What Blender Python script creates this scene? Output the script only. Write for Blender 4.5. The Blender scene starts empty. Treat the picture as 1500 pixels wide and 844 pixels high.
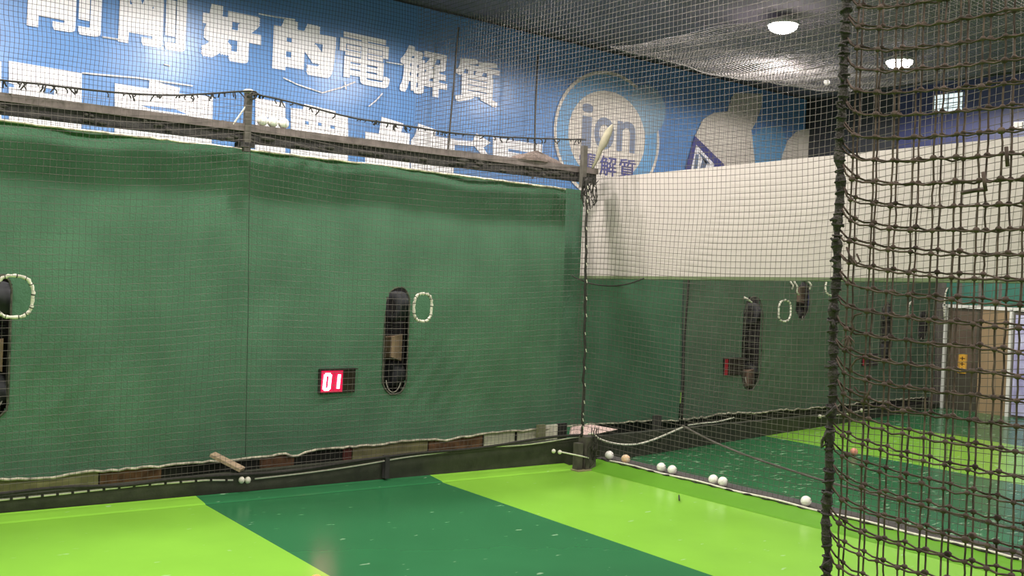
import bpy, bmesh, math, random
import numpy as np
from mathutils import Vector, Matrix

random.seed(7)
rng = np.random.default_rng(7)
SC = bpy.context.scene
COL = SC.collection

# ------------------------------------------------------------------ camera
W_, H_ = 1500.0, 844.0
CX, CY = W_ / 2, H_ / 2
EYE = np.array([0.0, 0.0, 1.55])
_a = np.array([-465.0 - CX, 350.0 - CY])      # direction of the lanes (+Y)
_b = np.array([2600.0 - CX, 488.0 - CY])      # direction of the back wall (+X)
FPX = math.sqrt(-(_a @ _b))
dY = np.array([_a[0], -_a[1], -FPX]); dY /= np.linalg.norm(dY)
dX = np.array([_b[0], -_b[1], -FPX]); dX /= np.linalg.norm(dX)
dZ = np.cross(dX, dY)
ROT = np.array([dX, dY, dZ])                   # world = ROT @ cam

cam_d = bpy.data.cameras.new('camera')
cam = bpy.data.objects.new('camera', cam_d)
COL.objects.link(cam)
cam_d.sensor_width = 36.0
cam_d.lens = FPX * 36.0 / W_
cam_d.clip_start = 0.05
m4 = Matrix.Identity(4)
for i in range(3):
    for j in range(3):
        m4[i][j] = ROT[i][j]
m4[0][3], m4[1][3], m4[2][3] = EYE
cam.matrix_world = m4
SC.camera = cam

# ------------------------------------------------------------------ light and exposure
SC.view_settings.view_transform = 'Standard'
SC.view_settings.look = 'None'
SC.view_settings.gamma = 1.0
SC.view_settings.use_curve_mapping = False
SC.view_settings.exposure = 0.0
world = bpy.data.worlds.new('world')
SC.world = world
world.use_nodes = True
world.node_tree.nodes['Background'].inputs[0].default_value = (0.75, 0.82, 1.0, 1)
world.node_tree.nodes['Background'].inputs[1].default_value = 0.15
LAMP_W = 185.0
LAMP_COL = (1.0, 0.935, 0.91)
CEIL = 4.5
LAMPS_SEEN = [(9.23, 6.91), (11.6, 6.92)]
LAMPS_MORE = [(6.86, 6.9), (4.49, 6.9), (2.12, 6.9), (-0.25, 6.9),
              (0.2, 5.15), (2.6, 5.15), (5.0, 5.1),
              (1.0, 0.6), (5.0, 0.6), (8.5, 3.0), (9.5, 0.4),  # far lane lamps here are unseen additions to brighten that lane
              (-1.0, -3.2), (3.0, -3.2), (7.0, -3.2)]  # row behind the viewer, added as fill for curtain and beam shadow


# ------------------------------------------------------------------ projection helpers
def ray(px, py):
    return ROT @ np.array([px - CX, -(py - CY), -FPX])


def on_x(px, py, x):
    d = ray(px, py); return EYE + d * (x / d[0])


def on_y(px, py, y):
    d = ray(px, py); return EYE + d * (y / d[1])


def on_z(px, py, z):
    d = ray(px, py); return EYE + d * ((z - EYE[2]) / d[2])


def on_line(px, py, a, b):
    d = ray(px, py); return EYE + d * (a / (d[1] - b * d[0]))


BL = -0.0605; AL = 6.53 + 0.0605 * 1.5          # left back wall: Y = AL + BL X
BR = 0.131; AR = 6.236 - 0.131 * 6.03           # right back wall
CL_OFF, CR_OFF = 0.28, 0.40                     # curtain behind the front board


BRC = BR - 0.0476; ARC = (AR + BR * 7.3 + CR_OFF) - BRC * 7.3   # far curtain nears the board towards the right


def WL(x): return AL + BL * x
def WR(x): return AR + BR * x


# ------------------------------------------------------------------ materials
def mat(name, col, rough=0.7, var=0.12, scale=6.0, metal=0.0, bump=0.0, bscale=None, stretch=None,
        spec=0.5, col2=None, emis=None, estr=0.0, coat=0.0):
    m = bpy.data.materials.new(name); m.use_nodes = True
    nt = m.node_tree; n = nt.nodes; l = nt.links
    b = n['Principled BSDF']
    b.inputs['Roughness'].default_value = rough
    b.inputs['Metallic'].default_value = metal
    b.inputs['Specular IOR Level'].default_value = spec
    b.inputs['Coat Weight'].default_value = coat
    tc = n.new('ShaderNodeTexCoord'); mp = n.new('ShaderNodeMapping')
    if stretch: mp.inputs['Scale'].default_value = stretch
    l.new(tc.outputs['Object'], mp.inputs['Vector'])
    nz = n.new('ShaderNodeTexNoise'); nz.inputs['Scale'].default_value = scale; nz.inputs['Detail'].default_value = 5
    l.new(mp.outputs['Vector'], nz.inputs['Vector'])
    mx = n.new('ShaderNodeMix'); mx.data_type = 'RGBA'
    c = np.array(col)
    lo = c * (1 - var) if col2 is None else c
    hi = np.minimum(c * (1 + var), 1) if col2 is None else np.array(col2)
    mx.inputs[6].default_value = (*lo, 1); mx.inputs[7].default_value = (*hi, 1)
    rp = n.new('ShaderNodeValToRGB'); rp.color_ramp.elements[0].position = 0.3; rp.color_ramp.elements[1].position = 0.7
    l.new(nz.outputs['Fac'], rp.inputs['Fac']); l.new(rp.outputs['Color'], mx.inputs[0])
    l.new(mx.outputs[2], b.inputs['Base Color'])
    if bump:
        nb = n.new('ShaderNodeTexNoise'); nb.inputs['Scale'].default_value = bscale or scale * 4
        nb.inputs['Detail'].default_value = 4
        l.new(mp.outputs['Vector'], nb.inputs['Vector'])
        bp = n.new('ShaderNodeBump'); bp.inputs['Strength'].default_value = bump; bp.inputs['Distance'].default_value = 0.02
        l.new(nb.outputs['Fac'], bp.inputs['Height']); l.new(bp.outputs['Normal'], b.inputs['Normal'])
    if emis:
        b.inputs['Emission Color'].default_value = (*emis, 1); b.inputs['Emission Strength'].default_value = estr
    return m


M = {}
M['ceiling'] = mat('ceiling_paint', (0.27, 0.215, 0.30), 0.85, 0.15, 1.5)
M['plaster'] = mat('plaster', (0.30, 0.29, 0.27), 0.9)
M['dark_wall'] = mat('dark_wall', (0.045, 0.047, 0.055), 0.8)
M['indigo'] = mat('indigo_paint', (0.060, 0.068, 0.165), 0.45, 0.10, 1.2)
M['cream'] = mat('cream_panel', (0.56, 0.495, 0.455), 0.6, 0.03, 3.0)
M['curtain'] = mat('green_curtain', (0.094, 0.195, 0.120), 0.92, 0.16, 2.2, bump=0.35, bscale=90, spec=0.15)
M['curtain2'] = mat('green_curtain_dull', (0.108, 0.178, 0.118), 0.92, 0.16, 2.0, bump=0.35, bscale=90, spec=0.15)
M['teal'] = mat('teal_cloth', (0.045, 0.16, 0.12), 0.9, 0.15, 3)
M['hem'] = mat('frayed_rope', (0.55, 0.50, 0.38), 0.9, 0.6, 25)
M['binding'] = mat('frayed_binding', (0.075, 0.075, 0.055), 0.9, 0.8, 30)
M['skirting'] = mat('olive_board', (0.040, 0.041, 0.026), 0.7, 0.35, 9, bump=0.2)
M['beam'] = mat('grimy_steel', (0.036, 0.032, 0.030), 0.8, 0.5, 18, bump=0.4)
M['beam_top'] = mat('dusty_steel', (0.16, 0.13, 0.12), 0.9, 0.3, 14)
M['post'] = mat('dark_post', (0.085, 0.075, 0.060), 0.75, 0.4, 14)
M['net'] = mat('net_cord', (0.13, 0.115, 0.10), 0.9, 0.25, 8, spec=0.2)
M['net_pale'] = mat('net_cord_pale', (0.20, 0.185, 0.175), 0.9, 0.25, 8, spec=0.2)
M['net_dark'] = mat('net_cord_dark', (0.07, 0.066, 0.06), 0.9, 0.3, 8, spec=0.2)
M['fg'] = mat('brown_cord', (0.105, 0.075, 0.060), 0.85, 0.5, 40, spec=0.3)
M['fg_rope'] = mat('black_rope', (0.070, 0.060, 0.055), 0.9, 0.5, 60, bump=0.6, bscale=160)
M['black_rope'] = mat('thin_black_rope', (0.03, 0.027, 0.022), 0.9, 0.4, 60)
M['white_rope'] = mat('white_rope', (0.72, 0.68, 0.56), 0.8, 0.15, 40)
M['tape'] = mat('dark_tape', (0.05, 0.06, 0.04), 0.7)
M['ball'] = mat('white_ball', (0.90, 0.87, 0.80), 0.4, 0.05, 20)
M['seam'] = mat('ball_seam', (0.60, 0.50, 0.45), 0.7)
M['ball_old'] = mat('worn_ball', (0.78, 0.42, 0.16), 0.6, 0.5, 25, col2=(0.85, 0.75, 0.6))
M['ball_pink'] = mat('pink_ball', (0.75, 0.30, 0.20), 0.6, 0.2, 25)
M['ball_orange'] = mat('orange_ball', (0.85, 0.45, 0.08), 0.5, 0.1, 25)
M['black'] = mat('black_metal', (0.035, 0.031, 0.030), 0.7, 0.3, 12)
M['rubber'] = mat('grey_rubber', (0.060, 0.060, 0.064), 0.8, 0.2, 20)
M['tan'] = mat('tan_plate', (0.36, 0.24, 0.15), 0.8, 0.25, 9)
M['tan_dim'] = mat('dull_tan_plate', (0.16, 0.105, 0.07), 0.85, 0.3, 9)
M['rust'] = mat('rusty_board', (0.16, 0.075, 0.04), 0.9, 0.5, 14)
M['khaki'] = mat('khaki_board', (0.27, 0.24, 0.12), 0.9, 0.25, 9)
M['pale'] = mat('pale_board', (0.66, 0.62, 0.50), 0.8, 0.15, 9)
M['pinkish'] = mat('speckled_sheet', (0.62, 0.45, 0.40), 0.8, 0.4, 70)
M['wood'] = mat('raw_wood', (0.42, 0.31, 0.20), 0.8, 0.25, 10, stretch=(1, 8, 1))
M['kerb'] = mat('kerb_rubber', (0.075, 0.068, 0.060), 0.8, 0.2, 9)
M['led_box'] = mat('display_box', (0.030, 0.018, 0.018), 0.5, 0.2, 20)
M['led_face'] = mat('red_screen', (0.25, 0.0, 0.02), 0.4, 0.0, 5, emis=(1.0, 0.005, 0.10), estr=0.62)
M['led_face_dim'] = mat('dim_red_screen', (0.15, 0.0, 0.01), 0.4, 0.0, 5, emis=(1.0, 0.02, 0.06), estr=0.12)
M['led_dark'] = mat('dark_screen', (0.020, 0.008, 0.008), 0.35, 0.2, 20)
M['led_digit'] = mat('lit_digit', (1, 0.7, 0.75), 0.4, 0.0, 5, emis=(1.0, 0.30, 0.42), estr=9.0)
M['lamp_body'] = mat('lamp_metal', (0.45, 0.45, 0.45), 0.4, 0.1, 9, metal=0.4)
M['lamp_lens'] = mat('lamp_lens', (1, 1, 1), 0.3, 0, 5, emis=(1.0, 0.95, 0.86), estr=30.0)
M['white_frame'] = mat('white_frame', (0.78, 0.76, 0.70), 0.5, 0.08, 9)
M['door_dark'] = mat('dark_door', (0.075, 0.065, 0.045), 0.6, 0.25, 5)
M['door_brown'] = mat('brown_door', (0.12, 0.085, 0.06), 0.6, 0.25, 5)
M['door_tan'] = mat('tan_wood_door', (0.34, 0.235, 0.13), 0.5, 0.25, 3, stretch=(1, 1, 0.15))
M['sign'] = mat('amber_sign', (0.80, 0.42, 0.05), 0.5, 0.1, 9)
M['sign_ink'] = mat('brown_ink', (0.10, 0.05, 0.02), 0.6)
M['purple'] = mat('purple_banner', (0.20, 0.16, 0.42), 0.6, 0.5, 4, col2=(0.65, 0.65, 0.85))
M['pane'] = mat('bright_pane', (0.8, 0.9, 0.95), 0.3, 0.0, 9, emis=(0.80, 0.95, 1.0), estr=1.0)
M['blue'] = mat('blue_vinyl', (0.112, 0.27, 0.57), 0.28, 0.10, 0.7, bump=0.25, bscale=1.3, spec=0.5)
M['print_white'] = mat('white_print', (0.93, 0.91, 0.92), 0.35, 0.05, 5)
M['print_cream'] = mat('cream_print', (0.72, 0.66, 0.58), 0.4, 0.05, 3)
M['print_grey'] = mat('grey_blue_print', (0.17, 0.22, 0.33), 0.4, 0.1, 3)
M['print_teal'] = mat('pale_teal_print', (0.22, 0.37, 0.50), 0.4, 0.15, 2)
M['print_sky'] = mat('sky_blue_print', (0.14, 0.36, 0.62), 0.35, 0.1, 2)
M['print_navy'] = mat('navy_print', (0.06, 0.065, 0.25), 0.4, 0.1, 3)
M['rag'] = mat('pale_rag', (0.24, 0.22, 0.15), 0.9, 0.25, 14)
M['dust'] = mat('dusty_brown_cloth', (0.16, 0.12, 0.10), 0.95, 0.3, 30, bump=0.5)


def floor_material():
    m = bpy.data.materials.new('striped_floor'); m.use_nodes = True
    nt = m.node_tree; n = nt.nodes; l = nt.links
    b = n['Principled BSDF']
    b.inputs['Roughness'].default_value = 0.22
    b.inputs['Specular IOR Level'].default_value = 0.35
    geo = n.new('ShaderNodeNewGeometry'); sx = n.new('ShaderNodeSeparateXYZ')
    l.new(geo.outputs['Position'], sx.inputs[0])
    # stripe coordinate s = X - 0.04 Y
    mu = n.new('ShaderNodeMath'); mu.operation = 'MULTIPLY'; mu.inputs[1].default_value = -0.038
    l.new(sx.outputs['Y'], mu.inputs[0])
    ad = n.new('ShaderNodeMath'); ad.operation = 'ADD'
    l.new(sx.outputs['X'], ad.inputs[0]); l.new(mu.outputs[0], ad.inputs[1])
    mr = n.new('ShaderNodeMapRange'); mr.inputs[1].default_value = -8; mr.inputs[2].default_value = 16
    l.new(ad.outputs[0], mr.inputs[0])
    rp = n.new('ShaderNodeValToRGB'); rp.color_ramp.interpolation = 'CONSTANT'
    lime = (0.265, 0.585, 0.055, 1); dark = (0.032, 0.175, 0.064, 1)
    cuts = [(-8, lime), (-3.0, dark), (-1.2, lime), (0.6, dark)]
    cuts = [(-8, dark), (-4.8, lime), (-3.0, dark), (-1.2, lime), (2.375, dark), (4.185, lime), (5.80, dark),
            (8.52, lime), (10.83, dark)]
    cr = rp.color_ramp
    while len(cr.elements) < len(cuts): cr.elements.new(0.5)
    for e, (s, c) in zip(cr.elements, cuts):
        e.position = (s + 8) / 24.0; e.color = c
    l.new(mr.outputs[0], rp.inputs['Fac'])
    # soft wear
    nz = n.new('ShaderNodeTexNoise'); nz.inputs['Scale'].default_value = 1.3; nz.inputs['Detail'].default_value = 6
    l.new(geo.outputs['Position'], nz.inputs['Vector'])
    hs = n.new('ShaderNodeHueSaturation')
    mv = n.new('ShaderNodeMapRange'); mv.inputs[1].default_value = 0.3; mv.inputs[2].default_value = 0.7
    mv.inputs[3].default_value = 0.92; mv.inputs[4].default_value = 1.08
    l.new(nz.outputs['Fac'], mv.inputs[0]); l.new(mv.outputs[0], hs.inputs['Value']); l.new(rp.outputs['Color'], hs.inputs['Color'])
    # pale scuffs, more of them in the farther lane
    mp = n.new('ShaderNodeMapping'); mp.inputs['Scale'].default_value = (1.0, 2.6, 1.0)
    mp.inputs['Rotation'].default_value = (0, 0, 0.5)
    l.new(geo.outputs['Position'], mp.inputs['Vector'])
    n2 = n.new('ShaderNodeTexNoise'); n2.inputs['Scale'].default_value = 7.5; n2.inputs['Detail'].default_value = 3
    l.new(mp.outputs['Vector'], n2.inputs['Vector'])
    lane = n.new('ShaderNodeMapRange'); lane.inputs[1].default_value = 5.9; lane.inputs[2].default_value = 6.2
    lane.inputs[3].default_value = 0.0; lane.inputs[4].default_value = 0.075
    l.new(sx.outputs['X'], lane.inputs[0])
    a2 = n.new('ShaderNodeMath'); a2.operation = 'ADD'
    l.new(n2.outputs['Fac'], a2.inputs[0]); l.new(lane.outputs[0], a2.inputs[1])
    r2 = n.new('ShaderNodeMapRange'); r2.inputs[1].default_value = 0.69; r2.inputs[2].default_value = 0.735
    r2.inputs[3].default_value = 0; r2.inputs[4].default_value = 0.5
    l.new(a2.outputs[0], r2.inputs[0])
    mx = n.new('ShaderNodeMix'); mx.data_type = 'RGBA'; mx.inputs[7].default_value = (0.55, 0.75, 0.50, 1)
    l.new(r2.outputs[0], mx.inputs[0]); l.new(hs.outputs['Color'], mx.inputs[6])
    l.new(mx.outputs[2], b.inputs['Base Color'])
    return m


M['floor'] = floor_material()


# ------------------------------------------------------------------ mesh helpers
class MB:
    def __init__(s): s.v = []; s.f = []

    def add(s, vs, fs):
        o = len(s.v); s.v += [tuple(map(float, p)) for p in vs]; s.f += [tuple(o + i for i in f) for f in fs]
        return s

    def box(s, x0, x1, y0, y1, z0, z1, rot=0.0, c=None):
        p = [(x, y, z) for x in (x0, x1) for y in (y0, y1) for z in (z0, z1)]
        if rot:
            cx, cy = c if c else ((x0 + x1) / 2, (y0 + y1) / 2)
            co, si = math.cos(rot), math.sin(rot)
            p = [(cx + (a - cx) * co - (b - cy) * si, cy + (a - cx) * si + (b - cy) * co, z) for a, b, z in p]
        return s.hexa(p)

    def hexa(s, p):   # order: x-major, y, z
        return s.add(p, [(0, 1, 3, 2), (4, 6, 7, 5), (0, 4, 5, 1), (2, 3, 7, 6), (0, 2, 6, 4), (1, 5, 7, 3)])

    def bar(s, a, b, w, t, up=(0, 0, 1)):   # rectangular bar from a to b
        a = Vector(a); b = Vector(b); d = (b - a).normalized(); u = Vector(up)
        sd = d.cross(u).normalized(); u = sd.cross(d)
        p = []
        for e in (a, b):
            for i in (-1, 1):
                for j in (-1, 1):
                    p.append(e + sd * (i * w / 2) + u * (j * t / 2))
        return s.hexa(p)

    def tube(s, pts, r, n=6, closed=False, cap=True):
        P = [Vector(p) for p in pts]; k = len(P)
        R = r if hasattr(r, '__len__') else [r] * k
        base = len(s.v)
        ref = Vector((0.31, 0.27, 0.91))
        prev = None
        for i in range(k):
            if closed: d = P[(i + 1) % k] - P[i - 1]
            else: d = P[min(i + 1, k - 1)] - P[max(i - 1, 0)]
            if d.length < 1e-9: d = Vector((0, 0, 1))
            d.normalize()
            if prev is None:
                if abs(d.dot(ref)) > 0.95: ref = Vector((1, 0, 0))
                u = d.cross(ref).normalized()
            else:
                u = (prev - d * prev.dot(d))
                u = u.normalized() if u.length > 1e-6 else d.cross(ref).normalized()
            prev = u
            w = d.cross(u)
            for j in range(n):
                a = 2 * math.pi * j / n
                s.v.append(tuple(P[i] + (u * math.cos(a) + w * math.sin(a)) * R[i]))
        m = k if closed else k - 1
        for i in range(m):
            i2 = (i + 1) % k
            for j in range(n):
                j2 = (j + 1) % n
                s.f.append((base + i * n + j, base + i * n + j2, base + i2 * n + j2, base + i2 * n + j))
        if cap and not closed:
            s.f.append(tuple(base + j for j in reversed(range(n))))
            s.f.append(tuple(base + (k - 1) * n + j for j in range(n)))
        return s

    def lathe(s, prof, c, n=24, axis='z'):
        base = len(s.v); k = len(prof)
        for r, h in prof:
            for j in range(n):
                a = 2 * math.pi * j / n
                p = (r * math.cos(a), r * math.sin(a), h)
                if axis == 'y': p = (p[0], p[2], p[1])
                if axis == 'x': p = (p[2], p[0], p[1])
                s.v.append((c[0] + p[0], c[1] + p[1], c[2] + p[2]))
        for i in range(k - 1):
            for j in range(n):
                j2 = (j + 1) % n
                s.f.append((base + i * n + j, base + i * n + j2, base + (i + 1) * n + j2, base + (i + 1) * n + j))
        s.f.append(tuple(base + j for j in reversed(range(n))))
        s.f.append(tuple(base + (k - 1) * n + j for j in range(n)))
        return s

    def ball(s, c, r, n=16, m=10, sc=(1, 1, 1)):
        prof = [(max(r * math.sin(math.pi * i / m), 1e-5), -r * math.cos(math.pi * i / m)) for i in range(m + 1)]
        o = len(s.v); s.lathe(prof, (0, 0, 0), n)
        for i in range(o, len(s.v)):
            x, y, z = s.v[i]; s.v[i] = (c[0] + x * sc[0], c[1] + y * sc[1], c[2] + z * sc[2])
        return s

    def slab(s, front, dvec):   # polygon given by its front points, given thickness dvec
        k = len(front); d = np.array(dvec, float)
        vs = [tuple(p) for p in front] + [tuple(np.array(p) + d) for p in front]
        fs = [tuple(range(k)), tuple(reversed(range(k, 2 * k)))]
        fs += [(i, (i + 1) % k, k + (i + 1) % k, k + i) for i in range(k)]
        return s.add(vs, fs)

    def build(s, name, m, parent=None, smooth=False, origin=None, fix=True):
        me = bpy.data.meshes.new(name)
        v = s.v
        if origin is not None:
            v = [(a - origin[0], b - origin[1], c - origin[2]) for a, b, c in v]
        me.from_pydata(v, [], s.f); me.update()
        if fix:
            bm = bmesh.new(); bm.from_mesh(me)
            bmesh.ops.recalc_face_normals(bm, faces=bm.faces); bm.to_mesh(me); bm.free()
        if smooth:
            me.polygons.foreach_set('use_smooth', [True] * len(me.polygons))
        me.materials.append(m)
        o = bpy.data.objects.new(name, me); COL.objects.link(o)
        if parent is not None: o.parent = parent
        if origin is not None: o.location = origin
        return o


def tag(o, label=None, cat=None, group=None, kind=None):
    if label: o['label'] = label
    if cat: o['category'] = cat
    if group: o['group'] = group
    if kind: o['kind'] = kind
    return o


def empty(name, loc=(0, 0, 0), label=None, cat=None, group=None):
    o = bpy.data.objects.new(name, None); COL.objects.link(o); o.location = loc
    o.empty_display_size = 0.1
    return tag(o, label, cat, group)


def part(mb, name, m, root, smooth=False):
    """child mesh given in world coordinates under an un-rotated root"""
    l = root.location
    p = root.parent
    off = Vector(l)
    while p is not None:
        off += Vector(p.location); p = p.parent
    mb.v = [(a - off[0], b - off[1], c - off[2]) for a, b, c in mb.v]
    return mb.build(name, m, root, smooth)


# ------------------------------------------------------------------ nets
def net_mesh(name, P, nrm, us, vs, r0, m, sub=1, keep=None, sides=3, parent=None):
    """cord net: P(U,V)->(...,3); nrm fixed normal; strands along both families; keep(points)->bool mask"""
    nrm = np.array(nrm, float); nrm /= np.linalg.norm(nrm)
    V_, F_ = [], []
    tot = 0
    us = np.asarray(us, float); vs = np.asarray(vs, float)

    def dens(a):
        if sub == 1: return a
        return np.interp(np.linspace(0, len(a) - 1, (len(a) - 1) * sub + 1), np.arange(len(a)), a)
    for fam in (0, 1):
        r = r0[fam] if isinstance(r0, tuple) else r0
        run = dens(us if fam == 0 else vs)
        lines = vs if fam == 0 else us
        A, B = np.meshgrid(lines, run, indexing='ij')
        pts = P(B, A) if fam == 0 else P(A, B)
        d = pts[:, -1] - pts[:, 0]
        d = d / np.linalg.norm(d, axis=1, keepdims=True)
        side = np.cross(d, nrm)
        k = pts.shape[1]
        ring = []
        for j in range(sides):
            a = 2 * math.pi * j / sides + 0.5
            ring.append(pts + (nrm[None, None, :] * math.cos(a) + side[:, None, :] * math.sin(a)) * r)
        R = np.stack(ring, axis=2)                       # lines, k, sides, 3
        L = R.shape[0]
        idx = np.arange(L * k * sides).reshape(L, k, sides)
        a = idx[:, :-1, :]; b = idx[:, 1:, :]
        f = np.stack([a, np.roll(a, -1, 2), np.roll(b, -1, 2), b], axis=-1)   # L,k-1,sides,4
        if keep is not None:
            mid = (pts[:, :-1] + pts[:, 1:]) / 2
            msk = keep(mid)
            f = f[msk]
        V_.append(R.reshape(-1, 3)); F_.append(f.reshape(-1, 4) + tot)
        tot += L * k * sides
    V = np.concatenate(V_); F = np.concatenate(F_)
    me = bpy.data.meshes.new(name)
    me.vertices.add(len(V)); me.vertices.foreach_set('co', V.astype(np.float32).ravel())
    me.loops.add(F.size); me.loops.foreach_set('vertex_index', F.astype(np.int32).ravel())
    me.polygons.add(len(F)); me.polygons.foreach_set('loop_start', np.arange(0, F.size, 4, dtype=np.int32))
    me.update(calc_edges=True); me.validate()
    me.materials.append(m)
    o = bpy.data.objects.new(name, me); COL.objects.link(o)
    if parent: o.parent = parent
    return o


def wob(x, seed=0.0):
    return np.sin(x * 1.3 + seed) * 0.5 + np.sin(x * 3.1 + seed * 2.3) * 0.3 + np.sin(x * 7.7 + seed * 1.7) * 0.2


# ================================================================== SETTING
XW0, XW1, YF, YB = -5.0, 13.62, -5.0, 9.85
# floor with the mat turned up along the boards and the kerb
mb = MB()
mb.box(XW0 - 0.1, XW1 + 0.1, YF - 0.1, YB + 0.1, -0.1, 0.0)
tag(mb.build('floor', M['floor']), 'glossy indoor floor in lime and dark green stripes', None, None, 'structure')
xs = np.linspace(-1.5, 5.72, 30)
mb = MB(); vv = []; ff = []
for x in xs:
    y = WL(x)
    vv += [(x, y - 0.19, 0.001), (x, y - 0.17, 0.008), (x, y - 0.004, 0.022), (x, y - 0.004, 0.0)]
for i in range(len(xs) - 1):
    for j in range(3):
        a = i * 4 + j; ff.append((a, a + 1, a + 5, a + 4))
mb.add(vv, ff)
tag(mb.build('trim_1', M['floor']), 'upturned mat edge along the back board', None, None, 'structure')
mb = MB(); vv = []; ff = []
ysr = np.linspace(1.5, 6.15, 20)
for y in ysr:
    vv += [(5.78, y, 0.001), (5.80, y, 0.010), (5.985, y, 0.058), (5.985, y, 0.0)]
for i in range(len(ysr) - 1):
    for j in range(3):
        a = i * 4 + j; ff.append((a, a + 4, a + 5, a + 1))
mb.add(vv, ff)
M['mat_edge'] = mat('mat_edge', (0.125, 0.33, 0.022), 0.6, 0.06, 3, spec=0.15)
tag(mb.build('trim_2', M['mat_edge']), 'upturned mat edge along the lane kerb', None, None, 'structure')

tag(MB().box(XW0 - .1, XW1 + .1, YF - .1, YB + .1, CEIL + 0.02, CEIL + 0.12).build('ceiling', M['ceiling']), 'dark grey ceiling', None, None, 'structure')
tag(MB().box(XW0, XW1, YB - 0.05, YB + .1, 0, CEIL + .02).build('wall_back', M['dark_wall']), 'dark wall behind the mural', None, None, 'structure')
tag(MB().box(XW0 - .1, XW0, YF, YB, 0, CEIL + .02).build('wall_left', M['plaster']), 'grey side wall', None, None, 'structure')
tag(MB().box(XW0, XW1, YF - .1, YF, 0, CEIL + .02).build('wall_front', M['plaster']), 'grey wall behind the viewer', None, None, 'structure')
wr = tag(MB().box(XW1, XW1 + .1, YF, YB, 0, CEIL + .02).build('wall_right', M['indigo']), 'indigo painted side wall', None, None, 'structure')
part(MB().box(XW1 - 0.03, XW1, 8.1, YB - 0.05, 2.0, CEIL + 0.015), 'dark_panel', M['dark_wall'], wr)
part(MB().box(XW1 - 0.02, XW1, 1.0, 7.9, 0.0, 1.9), 'lower_panel', mat('brown_grey_wall', (0.13, 0.115, 0.10), 0.8), wr)

# back boards (front face on the wall line)
def skirting(name, f, x0, x1, z0, z1, depth, label):
    mb = MB(); xs = np.linspace(x0, x1, 24); vv = []; ff = []
    for x in xs:
        t = (x - x0) / (x1 - x0); z = z0 + (z1 - z0) * t
        vv += [(x, f(x), 0), (x, f(x), z), (x, f(x) + depth, z), (x, f(x) + depth, 0)]
    for i in range(len(xs) - 1):
        for j in range(4):
            a = i * 4 + j; b = i * 4 + (j + 1) % 4
            ff.append((a, b, b + 4, a + 4))
    ff += [(3, 2, 1, 0), tuple(len(vv) - 4 + i for i in range(4))]
    mb.add(vv, ff)
    return tag(mb.build(name, M['skirting']), label, None, None, 'structure')


skirting('baseboard_left', WL, -1.5, 6.02, 0.05, 0.225, 0.05, 'black olive board along the back of the near lane')
skirting('baseboard_right', WR, 6.10, 13.58, 0.225, 0.06, 0.05, 'black olive board along the back of the far lane')


def zl(x): return 0.05 + (0.225 - 0.05) * (x + 1.5) / 7.52
def zr(x): return 0.225 + (0.06 - 0.225) * (x - 6.10) / 7.48


# cream bulkhead over the lane divider
PX = 6.11
pA, pB = on_x(846, 405, PX), on_x(870, 262, PX)
pC, pD = on_x(1500, 410, PX), on_x(1500, 200, PX)
y_end = 6.60
def lerpz(p, q, y): return p[2] + (q[2] - p[2]) * (y - p[1]) / (q[1] - p[1])
y_near = 1.2
pz = [(y_end, lerpz(pA, pC, y_end), lerpz(pB, pD, y_end)), (y_near, lerpz(pA, pC, y_near), lerpz(pB, pD, y_near))]
mb = MB()
mb.hexa([(x, y, z) for x in (PX, PX + 0.16) for (y, z0, z1) in pz for z in (z0, z1)])
wd = tag(mb.build('wall_divider', M['cream']), 'cream bulkhead hanging over the lane divider', None, None, 'structure')
part(MB().hexa([(x, y, z) for x in (PX - .006, PX + 0.166) for (y, z0, z1) in pz for z in (z0 - .018, z0 + .006)]),
     'bounce_strip', mat('bounce_green', (0.16, 0.20, 0.10), 0.7), wd)  # greenish bounce along the underside, put in as a coloured strip

# kerb between the lanes
kb = MB().box(5.99, 6.20, 1.2, 6.18, 0, 0.062)
tag(kb.build('trim_3', M['kerb']), 'low dark rubber kerb between the two lanes', None, None, 'structure')

# doorway in the far side wall
def sx_(px, py): return on_x(px, py, XW1)
dA, dB = sx_(1389, 450), sx_(1485, 452)
dy0, dy1 = dB[1], dA[1]                    # near, far
dz = 1.40
dr = empty('door_1', (XW1, (dy0 + dy1) / 2, 0)); tag(dr, 'white framed doorway in the far side wall', None, None, 'structure')
part(MB().box(XW1 - .06, XW1, dy0 - 1.1, dy1 + .05, dz - .01, dz + .035), 'frame_head', M['white_frame'], dr)
for yy in (dy0, dy1):
    part(MB().box(XW1 - .06, XW1, yy - .022, yy + .022, 0, dz), 'frame_post', M['white_frame'], dr)
ym = sx_(1434, 520)[1]
part(MB().box(XW1 - .03, XW1, ym, dy1 - .02, 0, dz - .01), 'door_leaf', M['door_dark'], dr)
part(MB().box(XW1 - .035, XW1 - .03, ym + .03, dy1 - .05, 0.55, dz - .05), 'upper_panel', M['door_brown'], dr)
part(MB().box(XW1 - .035, XW1, dy0 + .02, ym - .01, 0, dz - .01), 'wood_leaf', M['door_tan'], dr)
sg = sx_(1412, 533)
sgn = empty('door_sign', (XW1 - .036, sg[1], sg[2]), 'narrow amber sign with dark writing hanging on the dark door', 'sign')
part(MB().box(XW1 - .046, XW1 - .0355, sg[1] - .06, sg[1] + .06, sg[2] - .13, sg[2] + .13), 'sign_board', M['sign'], sgn)
mb = MB()
for k in range(3):
    z = sg[2] + .075 - k * .075
    mb.box(XW1 - .049, XW1 - .046, sg[1] - .035, sg[1] + .035, z - .006, z + .004)
    mb.box(XW1 - .049, XW1 - .046, sg[1] - .005, sg[1] + .007, z - .028, z + .024)
part(mb, 'sign_writing', M['sign_ink'], sgn)
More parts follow.
